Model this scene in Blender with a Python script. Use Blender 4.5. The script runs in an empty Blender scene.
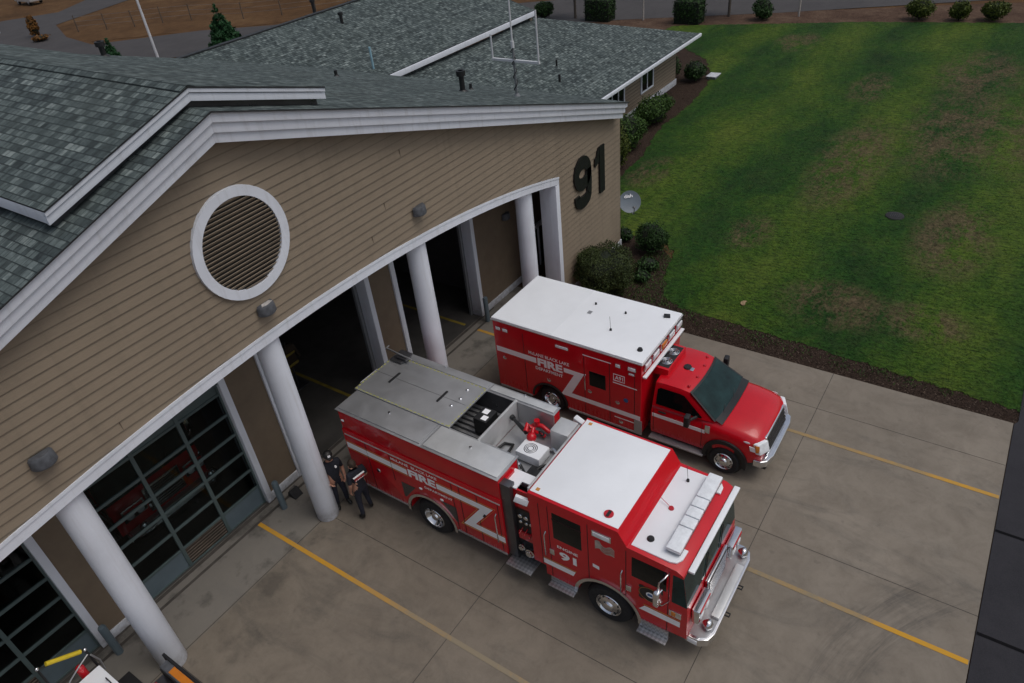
import bpy, bmesh, math, random
import numpy as np
from mathutils import Vector, Matrix
random.seed(7)
rng = np.random.default_rng(11)
S = bpy.context.scene
COL = S.collection
PI = math.pi
def srgb(r, g, b):
    def f(c):
        c /= 255.0
        return c/12.92 if c <= .04045 else ((c+.055)/1.055)**2.4
    return (f(r), f(g), f(b), 1.0)

# ------------------------------------------------------------------ materials
class NT:
    def __init__(s, name):
        m = bpy.data.materials.new(name); m.use_nodes = True
        s.m = m; s.t = m.node_tree; s.n = s.t.nodes; s.l = s.t.links
        s.bsdf = s.n['Principled BSDF']; s.out = s.n['Material Output']
        s._co = None
    def co(s):
        if s._co is None: s._co = s.n.new('ShaderNodeTexCoord').outputs['Object']
        return s._co
    def set(s, sock, v):
        if isinstance(v, bpy.types.NodeSocket): s.l.new(v, sock)
        else: sock.default_value = v
    def mapping(s, vec, scale=(1, 1, 1), loc=(0, 0, 0), rot=(0, 0, 0)):
        n = s.n.new('ShaderNodeMapping'); s.set(n.inputs['Vector'], vec)
        n.inputs['Scale'].default_value = scale; n.inputs['Location'].default_value = loc; n.inputs['Rotation'].default_value = rot
        return n.outputs[0]
    def noise(s, scale, detail=4, rough=.55, vec=None, dist=0):
        n = s.n.new('ShaderNodeTexNoise'); s.set(n.inputs['Vector'], vec if vec is not None else s.co())
        n.inputs['Scale'].default_value = scale; n.inputs['Detail'].default_value = detail
        n.inputs['Roughness'].default_value = rough; n.inputs['Distortion'].default_value = dist
        return n.outputs['Fac']
    def ramp(s, fac, stops, interp='LINEAR'):
        n = s.n.new('ShaderNodeValToRGB'); s.set(n.inputs[0], fac); e = n.color_ramp.elements
        n.color_ramp.interpolation = interp
        while len(e) < len(stops): e.new(.5)
        for i, (p, c) in enumerate(stops):
            e[i].position = p
            e[i].color = c if not isinstance(c, (int, float)) else (c, c, c, 1)
        return n.outputs[0]
    def mix(s, fac, a, b, mode='MIX'):
        n = s.n.new('ShaderNodeMix'); n.data_type = 'RGBA'; n.blend_type = mode
        s.set(n.inputs[0], fac); s.set(n.inputs[6], a); s.set(n.inputs[7], b)
        return n.outputs[2]
    def math(s, op, a, b=None, c=None, clamp=False):
        n = s.n.new('ShaderNodeMath'); n.operation = op; n.use_clamp = clamp
        s.set(n.inputs[0], a)
        if b is not None: s.set(n.inputs[1], b)
        if c is not None: s.set(n.inputs[2], c)
        return n.outputs[0]
    def maprange(s, v, a, b, c=0, d=1, smooth=False):
        n = s.n.new('ShaderNodeMapRange'); s.set(n.inputs[0], v)
        if smooth: n.interpolation_type = 'SMOOTHSTEP'
        n.inputs[1].default_value = a; n.inputs[2].default_value = b; n.inputs[3].default_value = c; n.inputs[4].default_value = d
        return n.outputs[0]
    def sep(s, vec):
        n = s.n.new('ShaderNodeSeparateXYZ'); s.set(n.inputs[0], vec); return n.outputs
    def comb(s, x, y, z):
        n = s.n.new('ShaderNodeCombineXYZ'); s.set(n.inputs[0], x); s.set(n.inputs[1], y); s.set(n.inputs[2], z); return n.outputs[0]
    def bump(s, h, strength=.3, dist=.02):
        n = s.n.new('ShaderNodeBump'); s.set(n.inputs['Height'], h)
        n.inputs['Strength'].default_value = strength; n.inputs['Distance'].default_value = dist
        s.l.new(n.outputs[0], s.bsdf.inputs['Normal'])
    def island(s):
        return s.n.new('ShaderNodeNewGeometry').outputs['Random Per Island']
    def fin(s, color=None, rough=None, metal=None, coat=None, spec=None):
        b = s.bsdf.inputs
        if color is not None: s.set(b['Base Color'], color)
        if rough is not None: s.set(b['Roughness'], rough)
        if metal is not None: s.set(b['Metallic'], metal)
        if coat is not None: b['Coat Weight'].default_value = coat; b['Coat Roughness'].default_value = .06
        if spec is not None: b['Specular IOR Level'].default_value = spec
        return s.m

def sc(c, k): return (c[0]*k, c[1]*k, c[2]*k, 1)
def simple(name, c, rough=.5, metal=0, var=.12, scale=3, coat=None, bump=0, bscale=60, spec=None):
    t = NT(name)
    n = t.noise(scale, 6, .6)
    col = t.ramp(n, [(.3, sc(c, 1-var)), (.7, sc(c, 1+var))])
    r = t.maprange(t.noise(scale*2.3, 4), .3, .7, max(rough-.07, .02), min(rough+.09, 1))
    if bump: t.bump(t.noise(bscale, 3), bump, .01)
    return t.fin(col, r, metal, coat, spec)

M = {}
def paint(name, c, rough=.28, coat=.5, dirt=.25):
    # gloss paint: road film gathers low on the panels, faint streaks below the seams
    t = NT(name)
    n = t.noise(1.6, 5, .6)
    z = t.sep(t.co())[2]
    low = t.maprange(z, .4, 1.5, 1, 0)
    streak = t.noise(6, 4, .6, t.mapping(t.co(), (4, 4, .35)))
    f = t.math('MULTIPLY', t.math('ADD', t.math('MULTIPLY', low, .5), .04), t.math('MULTIPLY', streak, dirt), clamp=True)
    col = t.mix(f, t.ramp(n, [(.3, sc(c, .92)), (.7, sc(c, 1.06))]), srgb(96, 84, 74))
    r = t.math('ADD', t.math('MULTIPLY', f, .6), rough, clamp=True)
    return t.fin(col, r, 0, coat, .35)
M['red'] = paint('red_gloss_paint', (.54, .0035, .012, 1), .26, .40, .10)
M['roofwhite'] = simple('white_roof_paint', (.82, .845, .875, 1), .35, var=.06, scale=.55, coat=.2)
def m_trim():
    t = NT('weathered_white_trim'); c = (.70, .735, .80, 1)
    n = t.noise(1.1, 5, .6); z = t.sep(t.co())[2]
    col = t.ramp(n, [(.3, sc(c, .93)), (.7, sc(c, 1.04))])
    st_ = t.noise(1, 5, .65, t.mapping(t.co(), (7, 7, .5)))
    col = t.mix(t.maprange(st_, .52, .78, 0, .32), col, (.33, .32, .30, 1))
    foot = t.math('MULTIPLY', t.maprange(z, .55, .0, 0, 1), t.maprange(t.noise(6, 5, .7), .35, .65, .15, .8))
    col = t.mix(foot, col, (.20, .185, .165, 1))
    col = t.mix(t.maprange(t.noise(22, 3, .6), .68, .76, 0, .35), col, (.30, .28, .25, 1))
    return t.fin(col, .5)
M['white'] = m_trim()
M['reflective'] = simple('white_reflective_film', (.90, .90, .91, 1), .4, var=.03)
M['gold'] = simple('gold_film', (.55, .24, .05, 1), .4, var=.1)
M['chrome'] = simple('chrome', (.75, .76, .78, 1), .12, 1, var=.08, scale=5)
M['alu'] = simple('brushed_aluminium', (.42, .425, .435, 1), .40, .65, var=.10, scale=1.4)
M['alu_light'] = simple('light_aluminium', (.62, .63, .63, 1), .4, .5, var=.1, scale=2.2)
M['steel_dark'] = simple('dark_stainless', (.13, .13, .14, 1), .33, .8, var=.2, scale=2)
M['black'] = simple('black_plastic', (.012, .012, .013, 1), .5, var=.2)
M['rubber'] = simple('tyre_rubber', (.018, .018, .019, 1), .85, var=.25, scale=8, bump=.3)
M['glass'] = simple('dark_glass', (.004, .006, .006, 1), .05, 0, var=.15, spec=.25)
M['wglass'] = simple('windscreen_glass', (.010, .028, .028, 1), .03, 0, var=.5, scale=2.5, spec=.22)
M['lens'] = simple('clear_lens', (.80, .83, .86, 1), .18, 0, var=.12, scale=9, coat=.6)
M['amber'] = simple('amber_lens', (.65, .20, .02, 1), .2, var=.1, coat=.6)
M['redlens'] = simple('red_lens', (.5, .01, .02, 1), .2, var=.1, coat=.6)
M['yellow'] = simple('yellow_coating', (.62, .46, .02, 1), .5, var=.1)
M['orange'] = simple('orange_reflector', (.55, .17, .01, 1), .35, var=.1)
M['grey'] = simple('grey_paint', (.16, .17, .18, 1), .5, var=.15)
M['lampgrey'] = simple('weathered_lamp_housing', (.075, .08, .09, 1), .6, var=.35, scale=9)
M['bluegrey'] = simple('blue_grey_enamel', (.10, .135, .155, 1), .45, var=.12, scale=2)
M['doorframe'] = simple('grey_green_door_frame', (.075, .105, .105, 1), .45, var=.12)
M['dish'] = simple('dish_grey', (.14, .17, .20, 1), .45, var=.08)
M['digit'] = simple('black_number_paint', (.008, .008, .009, 1), .45, var=.2)
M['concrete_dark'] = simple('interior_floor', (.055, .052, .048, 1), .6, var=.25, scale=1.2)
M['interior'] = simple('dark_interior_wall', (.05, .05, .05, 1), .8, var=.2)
M['porchbrown'] = simple('brown_smooth_panel', (.165, .125, .085, 1), .7, var=.1, scale=2)
M['flagpole'] = simple('flagpole_white', (.6, .61, .63, 1), .4, var=.05)
M['skin'] = simple('skin', (.42, .22, .15, 1), .55, var=.1)
M['navy'] = simple('navy_cloth', (.012, .014, .022, 1), .9, var=.3, scale=12, bump=.2, bscale=30)
M['trousers'] = simple('dark_trouser_cloth', (.014, .016, .028, 1), .9, var=.3, scale=10, bump=.2, bscale=30)
M['boot'] = simple('black_leather', (.008, .008, .008, 1), .5, var=.2)
M['hair'] = simple('brown_hair', (.03, .018, .01, 1), .7, var=.3, scale=30)
M['shirtred'] = simple('red_print', (.35, .03, .03, 1), .8, var=.1)
M['flagcloth'] = simple('flag_film', (.42, .36, .31, 1), .5, var=.3, scale=7)
M['flagred'] = simple('flag_stripe_film', (.36, .09, .07, 1), .5, var=.2)
M['blue'] = simple('blue_film', (.03, .12, .3, 1), .5, var=.2)
M['wood'] = simple('weathered_post', (.10, .075, .055, 1), .85, var=.3, scale=6)
M['bark'] = simple('tree_bark', (.09, .075, .06, 1), .9, var=.35, scale=9, bump=.4, bscale=25)
M['birch'] = simple('pale_bark', (.36, .33, .30, 1), .85, var=.35, scale=7)
M['yelline_in'] = simple('interior_line_paint', (.20, .15, .02, 1), .7, var=.3)
M['seam'] = simple('joint_filler', (.062, .054, .047, 1), .9, var=.3)
M['panelgap'] = simple('panel_gap', (.02, .004, .005, 1), .8, var=.1)
M['rod'] = simple('pale_blue_rod', (.25, .42, .50, 1), .5, var=.1)
M['brass'] = simple('weathered_brown_metal', (.05, .036, .026, 1), .5, .4, var=.3)

def foliage(name, dark, light, rough=.65):
    t = NT(name)
    f = t.math('ADD', t.math('MULTIPLY', t.island(), .6), t.math('MULTIPLY', t.noise(2.2, 3), .55))
    col = t.ramp(f, [(.15, dark), (.85, light)])
    return t.fin(col, rough, 0, spec=.25)
M['leaf_dark'] = foliage('dark_evergreen_leaf', (.005, .016, .005, 1), (.034, .078, .018, 1))
M['leaf_mid'] = foliage('green_leaf', (.008, .024, .006, 1), (.058, .115, .020, 1))
M['leaf_olive'] = foliage('olive_brown_leaf', (.008, .019, .005, 1), (.055, .075, .020, 1))
M['leaf_yellow'] = foliage('yellow_green_leaf', (.016, .030, .005, 1), (.085, .11, .015, 1))
M['leaf_orange'] = foliage('orange_leaf', (.06, .026, .007, 1), (.20, .09, .018, 1))
M['needle'] = foliage('pine_needle', (.008, .030, .010, 1), (.022, .085, .028, 1))
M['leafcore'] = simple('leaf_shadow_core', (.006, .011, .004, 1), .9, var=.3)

def m_siding():
    t = NT('brown_clapboard_siding')
    c = (.250, .200, .143, 1)
    n = t.noise(.7, 5, .6); g = t.noise(14, 5, .6, t.mapping(t.co(), (.25, 1, 6)))
    col = t.mix(.5, t.ramp(n, [(.3, sc(c, .86)), (.7, sc(c, 1.10))]), t.ramp(g, [(.3, sc(c, .86)), (.7, sc(c, 1.12))]))
    col = t.mix(t.math('MULTIPLY', t.island(), .16), col, sc(c, .7))
    streak = t.noise(1.1, 4, .7, t.mapping(t.co(), (2.2, 1, .12)))
    col = t.mix(t.maprange(streak, .52, .8, 0, .35), col, sc(c, .45))
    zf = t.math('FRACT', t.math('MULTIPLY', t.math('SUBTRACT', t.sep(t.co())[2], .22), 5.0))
    col = t.mix(t.math('MAXIMUM', t.maprange(zf, .86, .97, 0, .60), t.maprange(zf, .08, .02, 0, .25)), col, sc(c, .25))  # lap shadow painted into the colour, just under the next board's lip
    t.bump(g, .15, .006)
    return t.fin(col, .72)
M['siding'] = m_siding()

def m_shingle(name, swap):
    t = NT(name)
    x, y, z = t.sep(t.co())
    vec = t.comb(y, x, 0.0) if swap else t.comb(x, y, 0.0)
    wob = t.noise(.9, 3, .6)
    def brick(bw, rh, off, sq=1.0):
        b = t.n.new('ShaderNodeTexBrick'); t.set(b.inputs['Vector'], t.mapping(vec, (1, 1, 1), (off, off*.0, 0)))
        b.inputs['Scale'].default_value = 1; b.inputs['Brick Width'].default_value = bw; b.inputs['Row Height'].default_value = rh
        b.inputs['Mortar Size'].default_value = .012; b.inputs['Mortar Smooth'].default_value = .5; b.inputs['Bias'].default_value = 0
        b.inputs['Color1'].default_value = (0, 0, 0, 1); b.inputs['Color2'].default_value = (1, 1, 1, 1); b.inputs['Mortar'].default_value = (.0, .0, .0, 1)
        b.offset = .37; b.squash = 1.35; b.squash_frequency = 3
        return b.outputs['Color'], b.outputs['Fac']
    c1, f1 = brick(.125, .15, 0); c2, f2 = brick(.23, .15, .17)
    v = t.math('ADD', t.math('MULTIPLY', c1, .50), t.math('MULTIPLY', c2, .40))
    v = t.math('ADD', v, t.math('MULTIPLY', t.math('SUBTRACT', t.noise(7, 5, .7), .45), .9))
    col = t.ramp(v, [(.05, (.026, .034, .036, 1)), (.42, (.076, .098, .098, 1)), (.75, (.160, .195, .190, 1)), (.98, (.29, .335, .32, 1))])
    gran = t.noise(160, 2)
    col = t.mix(t.maprange(gran, .35, .65, .0, .30), col, (.03, .035, .036, 1))
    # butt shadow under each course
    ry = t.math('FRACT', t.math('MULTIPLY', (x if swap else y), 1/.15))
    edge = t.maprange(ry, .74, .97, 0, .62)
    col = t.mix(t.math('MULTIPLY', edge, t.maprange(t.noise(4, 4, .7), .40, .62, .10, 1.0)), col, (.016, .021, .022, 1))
    col = t.mix(t.maprange(wob, .4, .75, 0, .25), col, (.075, .095, .085, 1))
    col = t.mix(t.maprange(t.noise(.35, 5, .65, t.mapping(t.co(), (1, 1, 1), (9, 2, 0))), .5, .75, 0, .22), col, (.05, .056, .05, 1))
    t.bump(t.math('SUBTRACT', t.math('MULTIPLY', v, .6), t.math('MULTIPLY', edge, .8)), .6, .02)
    return t.fin(col, .9, spec=.2)
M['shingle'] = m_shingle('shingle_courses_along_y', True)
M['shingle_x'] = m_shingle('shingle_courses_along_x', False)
M['driptrim'] = simple('dark_drip_edge', (.02, .022, .024, 1), .6)

def m_concrete():
    t = NT('stained_concrete')
    x, y, z = t.sep(t.co())
    a = t.noise(.22, 6, .62); b = t.noise(1.3, 8, .66, None, .6); c = t.noise(24, 4, .6)
    base = t.ramp(a, [(.3, (.160, .136, .106, 1)), (.7, (.248, .212, .168, 1))])
    base = t.mix(t.maprange(b, .42, .72, 0, .55), base, (.104, .087, .069, 1))
    base = t.mix(t.maprange(t.noise(.55, 7, .7, t.mapping(t.co(), (1.6, .5, 1)), 1.1), .52, .70, 0, .6), base, (.080, .074, .064, 1))
    base = t.mix(t.maprange(t.noise(.38, 6, .68, t.mapping(t.co(), (1, 1.2, 1), (3, 17, 0)), 1.6), .56, .70, 0, .5), base, (.235, .205, .165, 1))
    base = t.mix(t.maprange(t.noise(4.5, 6, .75, None, .8), .5, .75, 0, .30), base, (.085, .072, .058, 1))
    base = t.mix(t.maprange(c, .3, .7, 0, .30), base, (.215, .19, .155, 1))
    base = t.mix(t.maprange(t.noise(.8, 5, .7, t.mapping(t.co(), (1, 1, 1), (31, 7, 0))), .60, .78, 0, .35), base, (.25, .22, .18, 1))
    # per-slab tone
    sl = t.n.new('ShaderNodeTexWhiteNoise'); sl.noise_dimensions = '2D'
    fx = t.math('FLOOR', t.math('MULTIPLY', t.math('SUBTRACT', x, .05), 1/4.9)); fy = t.math('FLOOR', t.math('MULTIPLY', t.math('SUBTRACT', y, .33), 1/4.78))
    t.set(sl.inputs['Vector'], t.comb(fx, fy, 0.0))
    base = t.mix(t.math('MULTIPLY', sl.outputs['Value'], .22), base, (.11, .092, .073, 1))
    # pale clean strip inside the portico, oily by the doors
    base = t.mix(t.math('MULTIPLY', t.maprange(y, .25, .4, 0, .55), 1.0), base, (.19, .185, .172, 1))
    oil = t.math('MULTIPLY', t.maprange(y, -3.0, 2.0, 0, 1), t.maprange(t.noise(1.1, 5, .6, t.mapping(t.co(), (1, 1, 1), (5, 3, 0))), .53, .66, 0, .8))
    base = t.mix(oil, base, (.045, .042, .038, 1))
    sp = t.maprange(t.noise(3.5, 2, .4), .70, .76, 0, .6)
    base = t.mix(t.math('MULTIPLY', sp, .5), base, (.08, .07, .06, 1))
    # two curved tyre marks
    vx = t.math('SUBTRACT', x, 5.6); vy = t.math('SUBTRACT', y, -18.5)
    r = t.math('SQRT', t.math('ADD', t.math('MULTIPLY', vx, vx), t.math('MULTIPLY', vy, vy)))
    streaks = t.maprange(t.noise(2, 6, .75, t.comb(t.math('MULTIPLY', r, 5.0), t.math('MULTIPLY', x, .35), 0.0)), .38, .68, 0, 1)
    lim = t.math('MULTIPLY', t.maprange(x, 4.6, 7.6, 0, 1), t.maprange(x, 10.6, 9.7, 0, 1))
    for rr, w in ((6.62, .34), (7.2, .40)):
        d = t.math('ABSOLUTE', t.math('SUBTRACT', r, rr))
        k = t.math('MULTIPLY', t.maprange(d, w, 0, 0, .75), t.math('MULTIPLY', streaks, lim))
        base = t.mix(k, base, (.05, .046, .042, 1))
    t.bump(t.math('ADD', t.math('MULTIPLY', c, .5), b), .12, .01)
    return t.fin(base, t.maprange(b, .3, .7, .55, .85), spec=.35)
M['concrete'] = m_concrete()

def m_line(name, c0, worn, ystops):
    t = NT(name)
    x, y, z = t.sep(t.co())
    w = t.noise(7, 5, .7); w2 = t.noise(1.2, 4, .6)
    n = len(ystops)
    f = t.ramp(t.maprange(y, -14, 4, 0, 1), [((yy+14)/18, v) for yy, v in ystops])
    k = t.math('ADD', f, t.math('MULTIPLY', t.math('SUBTRACT', t.math('ADD', w, w2), 1.0), .9), clamp=True)
    col = t.mix(k, worn, c0)
    return t.fin(col, .7, spec=.3)
YW = (.52, .27, .022, 1); WORN = (.22, .185, .125, 1)
M['line1'] = m_line('worn_yellow_line_a', YW, (.25, .21, .145, 1), [(-14, 0), (-5.0, .0), (-3.4, .28), (-2.2, .75), (-1, .92), (2, .95)])
M['line2'] = m_line('worn_yellow_line_b', YW, WORN, [(-14, .98), (-12.4, .95), (-11.9, .2), (2, .1)])
M['line3'] = m_line('worn_yellow_line_c', YW, (.25, .195, .115, 1), [(-14, .75), (-12.5, .75), (-12.2, .25), (-6, .1), (0, .9), (3, .6)])

def m_lawn():
    t = NT('patchy_lawn')
    co = t.co(); x, y, z = t.sep(co)
    wob = t.math('MULTIPLY', t.math('SUBTRACT', t.noise(.09, 3), .5), 5.0)
    st = t.math('SINE', t.math('MULTIPLY', t.math('ADD', t.math('ADD', y, wob), t.math('MULTIPLY', x, .05)), 2*PI/6.2))
    stripe = t.maprange(st, -1, 1, 0, 1)
    n1 = t.noise(.16, 6, .65, None, .5); n2 = t.noise(1.7, 6, .7); n3 = t.noise(14, 4, .7)
    n4 = t.noise(.45, 5, .7, t.mapping(co, (.55, 1.5, 1)), .6); n5 = t.noise(5.5, 6, .8, t.mapping(co, (1.5, .5, 1), (0, 0, 0), (0, 0, .5)))
    v = t.math('ADD', t.math('MULTIPLY', stripe, .20), t.math('ADD', t.math('MULTIPLY', n1, .40), t.math('ADD', t.math('MULTIPLY', n4, .44), t.math('MULTIPLY', n3, .10))))
    col = t.ramp(v, [(.36, (.008, .030, .006, 1)), (.50, (.018, .058, .007, 1)), (.62, (.040, .084, .008, 1)), (.78, (.082, .120, .014, 1))])
    col = t.mix(t.maprange(n5, .44, .62, .0, .75), col, (.005, .020, .004, 1))
    col = t.mix(t.maprange(n2, .55, .75, .0, .35), col, (.07, .10, .014, 1))
    col = t.mix(1.0, col, t.ramp(t.island(), [(0, .75), (1, 1.45)]), 'MULTIPLY')
    # bare patches
    m = None
    for (bx, by, rx, ry) in ((32.5, -6.0, 6.0, 1.7), (38, -9.6, 7, 2.6), (26.5, -11, 3.5, 1.5), (20.2, -8.4, 1.6, 2.0), (20.3, -11, 1.2, 1.5), (27.9, 2.0, 2.0, 1.0), (47, -9.4, 5, 2.4), (51.3, 2, 2.6, 1.6), (43, -4.5, 3, 1.2), (24, -4.2, 1.6, .9), (40, -13, 8, 2)):
        dx = t.math('MULTIPLY', t.math('SUBTRACT', x, bx), 1/rx); dy = t.math('MULTIPLY', t.math('SUBTRACT', y, by), 1/ry)
        d = t.math('ADD', t.math('MULTIPLY', dx, dx), t.math('MULTIPLY', dy, dy))
        g = t.maprange(d, 1.3, .1, 0, 1, True)
        m = g if m is None else t.math('MAXIMUM', m, g)
    bn = t.math('ADD', t.math('MULTIPLY', t.noise(.55, 7, .72, t.mapping(co, (1, 1.5, 1)), .4), .75), t.math('MULTIPLY', t.noise(5, 4, .7, t.mapping(co, (.6, 1.6, 1))), .4))
    bare = t.math('MULTIPLY', t.maprange(t.math('ADD', bn, t.math('MULTIPLY', t.math('SUBTRACT', t.noise(11, 4, .8), .5), .35)), .50, .64, 0, 1), t.math('ADD', t.math('MULTIPLY', m, .85), .08))
    bc = t.ramp(t.noise(5, 6, .8), [(.36, (.042, .027, .017, 1)), (.64, (.165, .112, .068, 1))])
    col = t.mix(t.math('MULTIPLY', bare, .82), col, bc)
    t.bump(t.math('ADD', n3, n2), .6, .06)
    return t.fin(col, .85, spec=.15)
M['lawn'] = m_lawn()

def m_mulch():
    t = NT('bark_mulch')
    a = t.noise(30, 5, .75); b = t.noise(1.2, 5, .6)
    col = t.ramp(a, [(.3, (.016, .010, .008, 1)), (.55, (.048, .032, .024, 1)), (.8, (.12, .088, .068, 1))])
    col = t.mix(t.maprange(b, .4, .75, 0, .5), col, (.03, .02, .015, 1))
    t.bump(a, .8, .05)
    return t.fin(col, .95, spec=.1)
M['mulch'] = m_mulch()
t = NT('bark_chip'); M['chip'] = t.fin(t.ramp(t.island(), [(0, (.02, .013, .01, 1)), (.7, (.05, .034, .026, 1)), (1, (.12, .09, .07, 1))]), .9, spec=.1)

def m_asphalt(name, lo, hi):
    t = NT(name)
    a = t.noise(.35, 6, .65); b = t.noise(45, 3, .6); c = t.noise(1.8, 5, .65)
    col = t.ramp(t.math('ADD', t.math('MULTIPLY', a, .7), t.math('MULTIPLY', c, .3)), [(.35, lo), (.65, hi)])
    col = t.mix(t.maprange(b, .35, .7, 0, .35), col, sc(hi, 1.5))
    t.bump(b, .3, .01)
    return t.fin(col, .8, spec=.3)
M['asphalt'] = m_asphalt('dark_asphalt', (.012, .012, .016, 1), (.028, .027, .032, 1))
M['road'] = m_asphalt('grey_road', (.040, .037, .037, 1), (.062, .057, .057, 1))
def m_dry():
    t = NT('dry_grass')
    a = t.noise(.12, 6, .65); b = t.noise(.9, 6, .7); c = t.noise(9, 4, .7)
    col = t.ramp(t.math('ADD', t.math('MULTIPLY', a, .6), t.math('MULTIPLY', b, .4)), [(.33, (.045, .024, .013, 1)), (.5, (.10, .052, .024, 1)), (.68, (.16, .094, .045, 1))])
    col = t.mix(t.maprange(c, .35, .7, 0, .4), col, (.07, .05, .025, 1))
    t.bump(c, .6, .05)
    return t.fin(col, .95, spec=.1)
M['dry'] = m_dry()
def m_earth():
    t = NT('bare_earth')
    a = t.noise(.5, 6, .7); c = t.noise(7, 5, .7)
    col = t.ramp(t.math('ADD', t.math('MULTIPLY', a, .6), t.math('MULTIPLY', c, .4)), [(.33, (.04, .024, .016, 1)), (.5, (.085, .052, .036, 1)), (.7, (.15, .105, .07, 1))])
    t.bump(c, .6, .05)
    return t.fin(col, .95, spec=.1)
M['earth'] = m_earth()
def m_tread():
    t = NT('diamond_plate')
    w = t.n.new('ShaderNodeTexChecker'); t.set(w.inputs['Vector'], t.mapping(t.co(), (16, 16, 16), (0, 0, 0), (.0, 0, PI/4))); w.inputs['Scale'].default_value = 1.0
    col = t.mix(w.outputs['Fac'], (.34, .35, .36, 1), (.50, .51, .53, 1))
    t.bump(w.outputs['Fac'], .5, .01)
    return t.fin(col, .33, .8)
M['tread'] = m_tread()

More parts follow.
